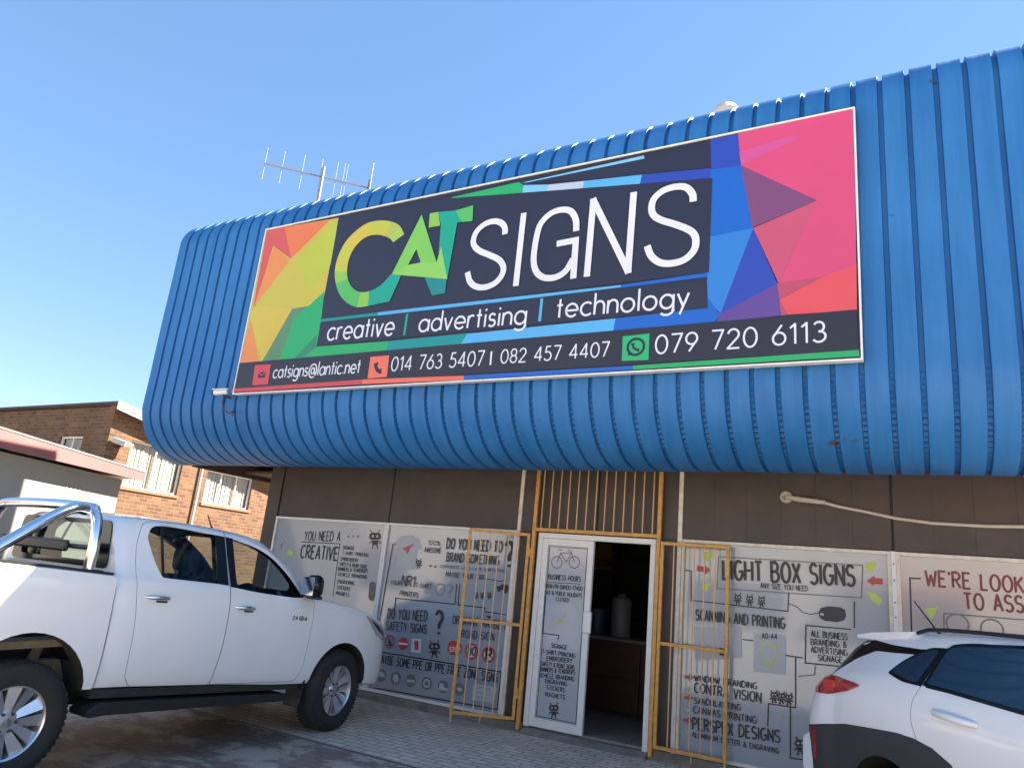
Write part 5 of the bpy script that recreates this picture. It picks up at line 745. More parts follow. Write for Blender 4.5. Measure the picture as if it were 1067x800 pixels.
def wheel(root, x, y, r, wd, rim_r, side, spokes, steer=0.0, z=None, style='split'):
    """tyre as the wheel part, alloy rim and nuts as sub-parts; local axis x points outward"""
    z = r if z is None else z
    hw = wd / 2; b = MB()
    b.lathe([(-hw * .8, rim_r), (-hw, rim_r + .03), (-hw, r - .06), (-hw * .86, r - .02), (-hw * .6, r), (-hw * .2, r + .001), (hw * .2, r + .001), (hw * .6, r), (hw * .86, r - .02), (hw, r - .06), (hw + .003, (r + rim_r) / 2), (hw, rim_r + .03), (hw * .86, rim_r + .002), (hw * .8, rim_r)], 'tyre', n=64)
    for k in range(56):   # shoulder blocks of the tread
        t = 2 * math.pi * k / 56
        for s1, s2 in ((.62, .93), (-.93, -.62)):
            c1 = Vector((hw * s1, (r - .004) * math.cos(t), (r - .004) * math.sin(t))); c2 = Vector((hw * s2, (r - .02) * math.cos(t), (r - .02) * math.sin(t)))
            b.obox(c1, c2, .020, .009, 'tyre', (0, math.cos(t), math.sin(t)))
    w_ = b.build('wheel', root, smooth=35); w_.location = (x, y, z); w_.rotation_euler = (0, 0, steer + (0 if side > 0 else math.pi))
    b = MB(); d = hw * .72
    b.lathe([(-hw * .8, rim_r - .004), (-hw * .4, rim_r - .03), (d - .05, rim_r - .022), (d + .005, rim_r - .012), (d + .014, rim_r - .002), (d + .002, rim_r + .004)], 'alloy', n=64)
    b.lathe([(-.03, .001), (-.03, rim_r - .035)], 'alloy_dark', n=32)
    b.lathe([(d - .09, .085), (d - .035, .078), (d - .02, .06), (d - .018, .001)], 'alloy', n=36)
    for k in range(spokes):
        t = 2 * math.pi * k / spokes + .25
        def pt(rr, lat, dep): return Vector((dep, rr * math.cos(t) - lat * math.sin(t), rr * math.sin(t) + lat * math.cos(t)))
        R1 = rim_r - .016
        if style == 'split':
            for s in (-1, 1):
                A = [pt(.05, s * .002, d - .028), pt(.05, s * .040, d - .045), pt(R1, s * .098, d - .026), pt(R1, s * .014, d - .006)]
                Bk = [q - Vector((.035, 0, 0)) for q in A]
                b.add(A + Bk, [(0, 1, 2, 3), (7, 6, 5, 4), (0, 4, 5, 1), (1, 5, 6, 2), (2, 6, 7, 3), (3, 7, 4, 0)], 'alloy')
        else:
            A = [pt(.05, -.03, d - .03), pt(.05, .03, d - .03), pt(R1, .045, d - .01), pt(R1, -.045, d - .01)]
            Bk = [q - Vector((.04, 0, 0)) for q in A]
            b.add(A + Bk, [(0, 1, 2, 3), (7, 6, 5, 4), (0, 4, 5, 1), (1, 5, 6, 2), (2, 6, 7, 3), (3, 7, 4, 0)], 'alloy')
    rim = b.build('rim', w_, smooth=30, org=(0, 0, 0))
    b = MB(); b.lathe([(d - .022, .034), (d - .008, .03), (d - .006, .001)], 'chrome', n=24)
    for k in range(6):
        t = 2 * math.pi * k / 6; b.tube([(d - .04, .06 * math.cos(t), .06 * math.sin(t)), (d - .012, .06 * math.cos(t), .06 * math.sin(t))], .011, 'alloy_dark', 8)
    b.build('hub_cap', w_, smooth=40, org=(0, 0, 0))
    return w_
def mirror_pts(pts): return pts
# ---------------------------------------------------------------- the pickup
PK = thing('pickup_truck', 'white double cab pickup truck with a chrome roll bar parked nose to the shop window', 'pickup truck', (-6.125, -1.78, 0), R_(-1.7), local=True)
#   y     w     zs    zb    zt    wt
TC = [(-2.545, .905, .55, 1.345, 1.765, .665), (-2.50, .915, .55, 1.35, 1.80, .67), (-1.9, .925, .53, 1.34, 1.818, .68), (-1.45, .925, .51, 1.315, 1.80, .68), (-1.12, .925, .49, 1.295, 1.758, .705),
      (-.80, .925, .47, 1.275, 1.605, .735), (-.52, .925, .46, 1.255, 1.40, .77), (-.38, .925, .455, 1.24, 1.285, .78), (-.15, .925, .45, 1.205, 1.235, .79), (.2, .92, .43, 1.155, 1.185, .78), (.45, .898, .40, 1.10, 1.13, .75), (.68, .84, .37, 1.02, 1.06, .69), (.84, .74, .36, .94, .98, .58), (.93, .62, .38, .87, .91, .48)]
def sect_cab(y, w, zs, zb, zt, wt):
    o = [(0, zs), (w * .5, zs), (w - .10, zs), (w - .035, zs + .018), (w - .015, zs + .06), (w - .006, zs + .14)]
    for t, dx in ((.28, .002), (.42, .006), (.55, .004), (.70, -.002), (.82, -.010), (.90, -.018), (.955, -.028)): o.append((w + dx, zs + t * (zb - zs)))
    o.append((w - .042, zb)); o.append((w - .055, zb + .012 * min(1, (zt - zb) / .1)))
    x0, z0 = w - .055, zb + .012 * min(1, (zt - zb) / .1)
    dz = zt - z0; rr = min(.06, dz * .40)
    for t in (.2, .4, .6, .8, 1.0): o.append((x0 + (wt - x0) * t, z0 + (dz - rr) * t))
    for t in (.35, .65, .85): o.append((wt - .10 * t, zt - rr * (1 - t) ** 1.7))
    for t in (.35, .7, 1.0): o.append(((wt - .10) * (1 - t), zt + .028 * math.sin(t * math.pi / 2) * min(1, .3 + t)))
    return o
def span(a, b_, st): n = max(1, round((b_ - a) / st)); return [a + (b_ - a) * i / n for i in range(n + 1)]
cab = solid(TC, sect_cab, span(-2.545, .93, .065), 'paint_white')
ref = bvh_of(cab)
# hollow the cabin with a shrunken copy of the same loft
def sect_in(y, w, zs, zb, zt, wt):
    h = sect_cab(y, w - .075, .70, zb - .03, zt - .05, wt - .05); return h
inn = solid(TC, sect_in, span(-2.48, -.62, .09), 'cabin_dark'); boolean(cab, inn)
boolean(cab, cyl_cut(-.005, .425, .415, .38, 1.3, 'underbody')); boolean(cab, cyl_cut(-.005, .425, .415, -1.3, -.38, 'underbody'))
boolean(cab, cutter([(-.42, -.2), (.41, -.2), (.41, .425), (-.42, .425)], .38, 1.3, 'underbody')); boolean(cab, cutter([(-.42, -.2), (.41, -.2), (.41, .425), (-.42, .425)], -1.3, -.38, 'underbody'))
W_rear = rounded([(-2.275, 1.67), (-2.23, 1.755), (-2.10, 1.775), (-1.60, 1.747), (-1.615, 1.341), (-2.165, 1.365), (-2.225, 1.48)], [.03, .04, .06, .02, .02, .03, .06])
W_front = rounded([(-1.43, 1.735), (-1.169, 1.681), (-.955, 1.594), (-.749, 1.435), (-.625, 1.258), (-.789, 1.256), (-1.206, 1.288), (-1.436, 1.316)], [.02, .1, .1, .1, .02, .1, .1, .02])
for s in (1, -1):
    for wdw in (W_rear, W_front): boolean(cab, cutter(wdw, s * .45, s * 1.3, 'gloss_black'))
boolean(cab, cutter(rounded([(-.66, 1.30), (.66, 1.30), (.56, 1.735), (-.56, 1.735)], .05), -1.52, -.2, 'gloss_black', 'y'))
boolean(cab, cutter(rounded([(-.60, 1.44), (.60, 1.44), (.55, 1.735), (-.55, 1.735)], .06), -2.8, -2.4, 'gloss_black', 'y'))
D_rear = rounded([(-2.39, 1.30), (-2.388, 1.48), (-2.368, 1.61), (-2.31, 1.765), (-2.22, 1.795), (-1.88, 1.803), (-1.50, 1.785), (-1.512, 1.297), (-1.503, 1.137), (-1.52, .786), (-1.555, .58), (-1.56, .53), (-2.27, .56), (-2.335, .63), (-2.347, .81), (-2.352, 1.02)], [.1, .1, .05, .04, .05, .1, .01, .1, .1, .1, .05, .03, .04, .04, .1, .1])
D_front = rounded([(-1.493, 1.785), (-1.35, 1.775), (-1.14, 1.715), (-.925, 1.622), (-.715, 1.462), (-.59, 1.285), (-.489, 1.225), (-.494, 1.063), (-.515, .877), (-.545, .59), (-.61, .505), (-1.551, .535), (-1.512, .786), (-1.495, 1.137), (-1.504, 1.297)], [.01, .1, .1, .1, .1, .05, .02, .1, .1, .06, .04, .03, .1, .1, .1])
doors = []
for s in (1, -1):
    for nm, o_ in (('rear', D_rear), ('front', D_front)):
        d_ = bpy.data.objects.new('tmp', cab.data.copy()); col.objects.link(d_)
        boolean(d_, cutter(o_, s * .50, s * 1.3, 'trim_black'), 'INTERSECT'); doors.append((s, nm, d_))
    for o_ in (D_rear, D_front): boolean(cab, cutter(grow(o_, .0035), s * .50, s * 1.3, 'trim_black'))
body = finish(cab, 'body', PK)
def handle_bar(y, z, parent, s, nm='handle', ln=.20):
    b = MB(); x = ref.ray_cast(Vector((s * 3, y, z)), Vector((-s, 0, 0)))[0].x
    b.tube([(x - s * .005, y - ln / 2, z + .003), (x + s * .032, y - ln / 2 + .03, z + .003), (x + s * .036, y, z), (x + s * .030, y + ln / 2 - .03, z - .004), (x - s * .005, y + ln / 2, z - .006)], [.014, .017, .018, .017, .013], 'chrome', 10); h_ = b.build(nm, parent, smooth=60)
    b = MB(); b.obox((x + s * .002, y - .01, z - .012), (x + s * .002, y + .085, z - .014), .045, .014, 'trim_black', (s, 0, 0)); b.build('handle_recess', parent)
for s, nm, d_ in doors:
    d_ = finish(d_, 'door', PK)
    handle_bar(-2.20 if nm == 'rear' else -1.332, 1.214 if nm == 'rear' else 1.154, d_, s)
    b = skin_patch(ref, grow(W_rear if nm == 'rear' else W_front, .012), s, -.018, .004, car_glass); b.build('window', d_, smooth=40)
    if nm == 'rear':
        b = skin_patch(ref, [(-1.625, 1.341), (-1.517, 1.333), (-1.507, 1.742), (-1.61, 1.748)], s, .002, .012, 'gloss_black'); b.build('pillar_trim', d_, smooth=40)
        b = skin_patch(ref, [(-2.163, 1.368), (-2.145, 1.367), (-2.128, 1.768), (-2.146, 1.768)], s, .0, .012, 'gloss_black'); b.build('window_divider', d_, smooth=40)
    else:
        b = skin_patch(ref, [(-1.499, 1.322), (-1.428, 1.316), (-1.42, 1.735), (-1.497, 1.742)], s, .002, .012, 'gloss_black'); b.build('pillar_trim', d_, smooth=40)
    if nm == 'front' and s > 0:
        b = MB(); xx = ref.ray_cast(Vector((3, -.67, 1.07)), Vector((-1, 0, 0)))[0].x
        text(b, '2.4 GD-6', (-.76, 1.062), (-.58, 1.054), .032, .26, lambda u, v, e=0: (xx + .0035 + e, u, v), 'decal_dark'); b.build('badge', d_, fix=False)
# glass front and back
b = MB(); g = []; NX = 14; ysw = span(-1.50, -.40, .1)
bz = lambda x, y: ref.ray_cast(Vector((x, y, 3)), Vector((0, 0, -1)))[0].z
for y in ysw:
    for i in range(NX + 1):
        hw_ = .60 + (y + 1.5) / 1.1 * .07; x = -hw_ + 2 * hw_ * i / NX; g.append((x, y, bz(x, y) - .012))
b.add(g, [(j * (NX + 1) + i, j * (NX + 1) + i + 1, (j + 1) * (NX + 1) + i + 1, (j + 1) * (NX + 1) + i) for j in range(len(ysw) - 1) for i in range(NX)], car_glass); b.build('windscreen', PK, smooth=60, fix=False)
b = MB(); b.box(-.61, .61, -2.53, -2.525, 1.42, 1.745, car_glass); b.build('rear_window', PK)
# cab back: black window surround and third brake light
b = MB(); oo = rounded([(-.72, 1.40), (.72, 1.40), (.655, 1.765), (-.655, 1.765)], .06); ii = rounded([(-.59, 1.445), (.59, 1.445), (.54, 1.73), (-.54, 1.73)], .06); n = len(oo)
vs = [(u, -2.547, v) for u, v in oo] + [(u, -2.547, v) for u, v in ii] + [(u, -2.557, v) for u, v in oo] + [(u, -2.557, v) for u, v in ii]
fs = []
for i in range(n):
    j = (i + 1) % n; fs += [(2 * n + i, 2 * n + j, 3 * n + j, 3 * n + i), (i, j, 2 * n + j, 2 * n + i), (n + i, 3 * n + i, 3 * n + j, n + j), (i, n + i, n + j, j)]
b.add(vs, fs, 'gloss_black'); b.build('rear_window_surround', PK)
# cabin fittings
def seat(x, y, wd, nhead=1):
    b = MB()
    b.prism(rounded([(y - .02, .72), (y + .50, .70), (y + .52, .86), (y + .05, .84)], .05), x - wd / 2, x + wd / 2, 'seat_grey', 'x')
    b.prism(rounded([(y - .10, .80), (y + .06, .80), (y - .06, 1.38), (y - .19, 1.38)], .05), x - wd / 2, x + wd / 2, 'seat_grey', 'x')
    for k in range(nhead):
        xc = x if nhead == 1 else x - wd * .3 + k * wd * .6
        b.prism(rounded([(y - .20, 1.41), (y - .08, 1.41), (y - .11, 1.60), (y - .21, 1.60)], .05), xc - .12, xc + .12, 'seat_grey', 'x')
        b.tube([(xc, y - .14, 1.36), (xc, y - .15, 1.43)], .02, 'trim_black')
    b.build('seat', PK, bevel=.02)
seat(.38, -1.48, .50); seat(-.38, -1.48, .50); seat(0, -2.28, 1.30, 2)
b = MB(); b.prism(rounded([(-.95, .72), (-.50, .72), (-.50, 1.20), (-.70, 1.24), (-.92, 1.14)], .05), -.74, .74, 'cabin_dark', 'x'); b.build('dashboard', PK, bevel=.02)
b = MB(); c0 = Vector((.38, -.98, 1.17)); ax = Vector((0, -.86, .5)).normalized(); e1 = Vector((1, 0, 0)); e2 = ax.cross(e1)
b.tube([c0 + .185 * (math.cos(2 * math.pi * k / 28) * e1 + math.sin(2 * math.pi * k / 28) * e2) for k in range(29)], .016, 'trim_black', 8); b.tube([c0, c0 - ax * .2], .04, 'trim_black'); b.obox(c0 - e1 * .17, c0 + e1 * .17, .05, .02, 'trim_black'); b.build('steering_wheel', PK, smooth=50)
# cargo bed
TB = [(-4.23, .84, .62, 1.425, 1.43, .79), (-4.17, .90, .60, 1.42, 1.43, .83), (-3.9, .925, .58, 1.415, 1.425, .85), (-3.1, .93, .56, 1.385, 1.395, .86), (-2.568, .925, .545, 1.355, 1.365, .855)]
def sect_bed(y, w, zs, zb, zt, wt):
    o = [(0, zs), (w * .5, zs), (w - .10, zs), (w - .03, zs + .02), (w - .012, zs + .07)]
    for t, dx in ((.2, .0), (.35, .006), (.5, .006), (.65, .002), (.8, -.004), (.9, -.008), (.96, -.012)): o.append((w + dx, zs + t * (zb - zs)))
    o += [(w - .022, zb), (w - .04, zt), (w * .5, zt), (0, zt)]
    return o
bed = solid(TB, sect_bed, span(-4.23, -2.568, .07), 'paint_white'); bref = bvh_of(bed)
bc = MB(); bc.prism([(-4.16, .74), (-2.63, .74), (-2.63, 1.6), (-4.16, 1.6)], -.78, .78, 'trim_black', 'x'); boolean(bed, bc.build('tmp'))
for a, c in ((.40, 1.3), (-1.3, -.40)):
    boolean(bed, cyl_cut(-3.085, .49, .455, a, c, 'underbody', sz=1.04)); boolean(bed, cutter([(-3.54, -.2), (-2.63, -.2), (-2.63, .49), (-3.54, .49)], a, c, 'underbody'))
finish(bed, 'cargo_bed', PK)
for s in (1, -1):
    b = MB()
    for a, c in zip(span(-4.18, -2.60, .1)[:-1], span(-4.18, -2.60, .1)[1:]):
        wa = lerp_tab(TB, a); wc = lerp_tab(TB, c)
        b.obox((s * (wa[0] - .085), a, wa[3] + .006), (s * (wc[0] - .085), c, wc[3] + .006), .12, .018, 'trim_black')
    b.build('rail_cap', PK)
b = MB(); b.box(-.80, .80, -4.22, -4.12, 1.436, 1.452, 'trim_black'); b.build('rail_cap', PK)
for s in (1, -1):   # rear lamps
    b = MB(); b.prism(rounded([(-4.245, .98), (-4.12, .98), (-4.09, 1.39), (-4.245, 1.40)], .02), s * .74, s * .912, 'lamp_red', 'x'); b.build('tail_light', PK, bevel=.01)
b = MB(); b.prism(rounded([(-4.36, .50), (-4.20, .50), (-4.20, .72), (-4.34, .72)], .03), -.86, .86, 'chrome', 'x'); b.build('rear_bumper', PK, bevel=.02)
# inside of the rear wheel well: dusty liner, chassis rail and spring
for s in (1, -1):
    b = MB(); b.box(min(s * .55, s * .64), max(s * .55, s * .64), -3.60, -2.62, .60, .74, 'rust_tan'); b.obox((s * .72, -3.3, .86), (s * .72, -2.75, .88), .18, .05, 'rust_tan'); b.tube([(s * .66, -3.0, .45), (s * .60, -2.85, .82)], .035, 'rust_tan'); b.build('chassis_rail', PK)
b = MB(); b.tube([(-.75, -3.085, .39), (.75, -3.085, .39)], .06, 'underbody'); b.build('axle', PK)
b = MB(); b.tube([(-.7, 0, .36), (.7, 0, .36)], .05, 'underbody'); b.build('axle', PK)
b = MB(); b.box(-.55, .55, -4.0, .4, .40, .56, 'underbody'); b.build('chassis', PK)
# chrome roll bar
def rb(path, r=.041): b_.tube(path, r, 'chrome', 14)
b_ = MB(); yh = -2.74; zr_ = 1.385
hoop = [(.80, yh, zr_), (.795, yh, 1.60), (.77, yh, 1.72), (.71, yh, 1.80), (.62, yh, 1.84), (0, yh, 1.855), (-.62, yh, 1.84), (-.71, yh, 1.80), (-.77, yh, 1.72), (-.795, yh, 1.60), (-.80, yh, zr_)]
def smooth_path(P, n=5):
    P = [Vector(q) for q in P]; o = []
    for i in range(len(P) - 1):
        p0 = P[max(i - 1, 0)]; p1 = P[i]; p2 = P[i + 1]; p3 = P[min(i + 2, len(P) - 1)]
        for k in range(n):
            t = k / n; o.append(.5 * ((2 * p1) + (p2 - p0) * t + (2 * p0 - 5 * p1 + 4 * p2 - p3) * t * t + (3 * p1 - p0 - 3 * p2 + p3) * t ** 3))
    return o + [P[-1]]
rb(smooth_path(hoop)); roll = b_.build('roll_bar', PK, smooth=60)
for s in (1, -1):
    b_ = MB(); rb(smooth_path([(s * .80, -3.50, zr_ + .01), (s * .795, -3.38, 1.50), (s * .78, -3.10, 1.72), (s * .755, -2.93, 1.815), (s * .72, -2.82, 1.815)])); b_.build('stay', roll, smooth=60)
    b_ = MB(); b_.box(min(s * .76, s * .86), max(s * .76, s * .86), -2.82, -2.66, 1.372, 1.392, 'trim_black'); b_.build('foot', roll); b_ = MB(); b_.box(min(s * .75, s * .86), max(s * .75, s * .86), -3.60, -3.42, 1.397, 1.416, 'trim_black'); b_.build('foot', roll)
b_ = MB(); b_.box(-.50, .50, yh - .045, yh - .012, 1.50, 1.585, 'trim_black'); b_.build('light_bar', roll, bevel=.015)
b_ = MB(); b_.tube([(-.78, yh, 1.545), (.78, yh, 1.545)], .019, 'trim_black', 10); b_.build('cross_bar', roll, smooth=60)
# side steps, sills, flaps
for s in (1, -1):
    b = MB(); pth = [(-2.60, .42), (-2.50, .475), (-.70, .41), (-.62, .36), (-.70, .345), (-2.45, .385), (-2.58, .375)]
    b.prism(rounded(pth, .02), s * .72, s * .945, 'trim_black', 'x'); b.build('side_step', PK, bevel=.018)
    b = MB(); b.obox((s * .80, -2.55, .525), (s * .80, -.50, .455), .14, .06, 'underbody'); b.build('sill', PK)
    b = MB(); b.prism([(-.50, .26), (-.485, .26), (-.445, .56), (-.46, .60)], s * .70, s * .905, 'trim_black', 'x'); b.build('mud_flap', PK); b = MB(); b.prism([(-3.56, .25), (-3.545, .25), (-3.53, .56), (-3.545, .56)], s * .66, s * .90, 'trim_black', 'x'); b.build('mud_flap', PK)
    # wheel well liner so no daylight shows behind the tyre
    b = MB(); b.box(min(s * .36, s * .39), max(s * .36, s * .39), -3.6, -2.62, .42, 1.0, 'underbody'); b.build('wheel_liner', PK); b = MB(); b.box(min(s * .36, s * .39), max(s * .36, s * .39), -.50, .50, .40, .86, 'underbody'); b.build('wheel_liner', PK)
    # mirror
    b = MB(); mx_, my_, mz_ = s * 1.0, -.62, 1.375; prof_ = [(-.105, .02, .02), (-.095, .085, .085), (-.05, .115, .105), (.02, .118, .108), (.07, .095, .09), (.105, .05, .05), (.112, .01, .01)]
    N_ = 20; vs = []
    for (t, ax_, az_) in [(q[0], q[1], q[2]) for q in prof_]:
        for k in range(N_):
            a = 2 * math.pi * k / N_; ca, sa = math.cos(a), math.sin(a); sq = lambda v: math.copysign(abs(v) ** .6, v)
            vs.append((mx_ + sq(ca) * ax_ * .66, my_ + t * .8, mz_ + sq(sa) * az_))
    fs = [(i * N_ + k, i * N_ + (k + 1) % N_, (i + 1) * N_ + (k + 1) % N_, (i + 1) * N_ + k) for i in range(len(prof_) - 1) for k in range(N_)] + [tuple(range(N_))[::-1], tuple((len(prof_) - 1) * N_ + k for k in range(N_))]
    b.add(vs, fs, 'gloss_black'); b.obox((s * .85, my_ + .02, 1.29), (s * 1.0, my_ + .02, 1.31), .09, .05, 'trim_black'); mi_ = b.build('wing_mirror', PK, smooth=50)
    b = MB(); b.prism([(mx_ - s * .062, my_ - .112), (mx_ + s * .062, my_ - .078), (mx_ + s * .062, my_ - .074), (mx_ - s * .062, my_ - .108)], mz_ - .082, mz_ + .085, 'chrome', 'z'); b.build('mirror_glass', mi_)
    b = MB(); b.box(mx_ - .075, mx_ + .075, my_ - .02, my_ + .05, mz_ - .118, mz_ - .085, 'trim_black'); b.build('mirror_base', mi_, bevel=.01)
    # headlight wraps the front corner
    hl = [(.30, 1.105), (.52, 1.045), (.74, .94), (.80, .86), (.72, .83), (.52, .90)]
    b = skin_patch(ref, rounded(hl, .02), s, .006, .03, 'lamp_clear', .06); hd = b.build('headlight', PK, smooth=40)
    b = skin_patch(ref, rounded([(.40, 1.06), (.56, 1.0), (.70, .92), (.72, .88), (.56, .94)], .02), s, .009, .01, 'gloss_black', .06); b.build('lens_bezel', hd, smooth=40)
b = MB(); b.prism(rounded([(-.44, .70), (.44, .70), (.40, .93), (-.40, .93)], .03), .90, .955, 'gloss_black', 'y'); b.build('grille', PK, bevel=.01)
b = MB(); b.box(-.50, .50, .90, .945, .42, .60, 'trim_black'); b.build('lower_grille', PK, bevel=.02)
b = MB(); b.tube([(.30, -1.36, 1.80), (.30, -1.38, 1.835), (.30, -1.44, 1.93)], [.016, .007, .005], 'trim_black', 8); b.build('aerial', PK, smooth=40)
for s in (1, -1):
    wheel(PK, s * .80, 0.0, .385, .25, .235, s, 6, steer=R_(8), z=.383); wheel(PK, s * .80, -3.085, .39, .25, .235, s, 6, z=.388)

# ---------------------------------------------------------------- the small SUV
az = R_(38); P0 = Vector((-.78, -1.678, 0)); rgt = Vector((-math.cos(az), -math.sin(az), 0))
loc = P0 - rgt * .90
SV = thing('suv', 'white crossover with black plastic cladding angled before the right hand windows', 'car', loc, math.pi + az, local=True)
TS = [(-.13, .80, .46, .90, .935, .50), (-.085, .86, .36, .98, 1.06, .58), (.01, .888, .31, 1.06, 1.22, .69), (.13, .90, .28, 1.115, 1.36, .69), (.28, .885, .27, 1.155, 1.455, .655), (.40, .90, .27, 1.18, 1.485, .635), (.7, .908, .27, 1.205, 1.52, .635), (1.2, .90, .28, 1.205, 1.55, .65), (1.8, .895, .28, 1.195, 1.555, .655), (2.3, .895, .28, 1.165, 1.52, .66), (2.65, .90, .28, 1.135, 1.40, .69), (2.95, .905, .28, 1.105, 1.22, .74), (3.15, .905, .28, 1.07, 1.13, .78), (3.5, .895, .28, 1.02, 1.08, .76), (3.8, .85, .28, .95, 1.01, .70), (4.0, .76, .28, .87, .93, .60), (4.1, .64, .30, .78, .82, .48), (4.15, .5, .36, .68, .70, .36)]
def sect_suv(y, w, zs, zb, zt, wt):
    o = [(0, zs), (w * .5, zs), (w - .12, zs), (w - .05, zs + .02), (w - .03, zs + .08)]
    for t, dx in ((.2, -.02), (.32, -.016), (.45, -.008), (.58, .004), (.70, .010), (.80, .006), (.88, -.008), (.945, -.024)): o.append((w + dx, zs + t * (zb - zs)))
    x0, z0 = w - .05, zb + .008; o.append((x0, z0)); dz = max(.02, zt - z0); rr = min(.08, dz * .45)
    for t in (.2, .4, .6, .8, 1.0): o.append((x0 + (wt - x0) * t, z0 + (dz - rr) * t))
    for t in (.35, .65, .85): o.append((wt - .10 * t, z0 + dz - rr * (1 - t) ** 1.7))
    for t in (.35, .7, 1.0): o.append(((wt - .10) * (1 - t), z0 + dz + .03 * math.sin(t * math.pi / 2)))
    return o
sv = solid(TS, sect_suv, span(-.13, 4.15, .055), 'paint_white_warm'); sref = bvh_of(sv)
ARY, ARF, AZ_ = .83, 3.38, .345
for y in (ARY, ARF):
    for a, c in ((.42, 1.3), (-1.3, -.42)):
        boolean(sv, cyl_cut(y, AZ_, (.415 if y < 2 else .39), a, c, 'underbody')); boolean(sv, cutter([(y - .39, -.2), (y + .39, -.2), (y + .39, AZ_), (y - .39, AZ_)], a, c, 'underbody'))
# cladding: a band along the sill, over both arches and round the back corner
cl = [(-.2, .1), (4.4, .1), (4.4, .45)]
cl += [(4.05, .48)] + [(ARF + .505 * math.cos(R_(t)), AZ_ + .545 * math.sin(R_(t))) for t in range(20, 161, 10)] + [(2.85, .50), (1.38, .50)]
cl += [(1.56, .62), (1.50, .76), (1.41, .85), (1.27, .905), (1.124, .926), (.98, .928), (.839, .917), (.65, .90), (.43, .878), (.2, .835), (.0, .795), (-.2, .76)]
cl = [q for q in cl]
clad = bpy.data.objects.new('tmp', sv.data.copy()); col.objects.link(clad); boolean(clad, cutter(cl, -1.3, 1.3, 'cladding_black'), 'INTERSECT')
boolean(sv, cutter(grow(cl, .002), -1.3, 1.3, 'cladding_black'))
sd_r = rounded([(1.126, 1.216), (1.084, 1.125), (1.101, 1.013), (1.148, .927), (1.20, .82), (1.34, .68), (1.42, .515), (2.02, .515), (2.02, 1.53), (1.30, 1.505), (1.12, 1.475)], [.05, .06, .06, .06, .06, .08, .05, .03, .02, .06, .04])
sd_f = rounded([(2.028, 1.53), (2.028, .515), (2.86, .515), (2.98, .75), (2.98, 1.11), (2.62, 1.42), (2.36, 1.50)], [.02, .03, .06, .1, .03, .08, .06])
sdoors = []
for s in (1, -1):
    for nm, o_ in (('rear', sd_r), ('front', sd_f)):
        d_ = bpy.data.objects.new('tmp', sv.data.copy()); col.objects.link(d_); boolean(d_, cutter(o_, s * .55, s * 1.3, 'trim_black'), 'INTERSECT'); sdoors.append((s, nm, d_))
    for o_ in (sd_r, sd_f): boolean(sv, cutter(grow(o_, .0035), s * .55, s * 1.3, 'trim_black'))
finish(sv, 'body', SV)
for i, m_ in enumerate(clad.data.materials):
    if m_ and m_.name == 'paint_white_warm': clad.data.materials[i] = MATS['cladding_black']
finish(clad, 'cladding', SV)
Wq = rounded([(.80, 1.268), (.84, 1.33), (.945, 1.405), (1.0, 1.43), (1.085, 1.437), (1.075, 1.236), (.95, 1.243)], [.02, .05, .05, .05, .02, .02, .05])
Wsr = rounded([(1.16, 1.24), (1.15, 1.45), (1.22, 1.475), (1.66, 1.505), (2.0, 1.508), (2.0, 1.208), (1.86, 1.212), (1.33, 1.238)], [.02, .03, .05, .05, .01, .01, .05, .05])
Wsf = rounded([(2.06, 1.205), (2.06, 1.505), (2.32, 1.475), (2.55, 1.37), (2.86, 1.165)], [.01, .01, .06, .06, .02])
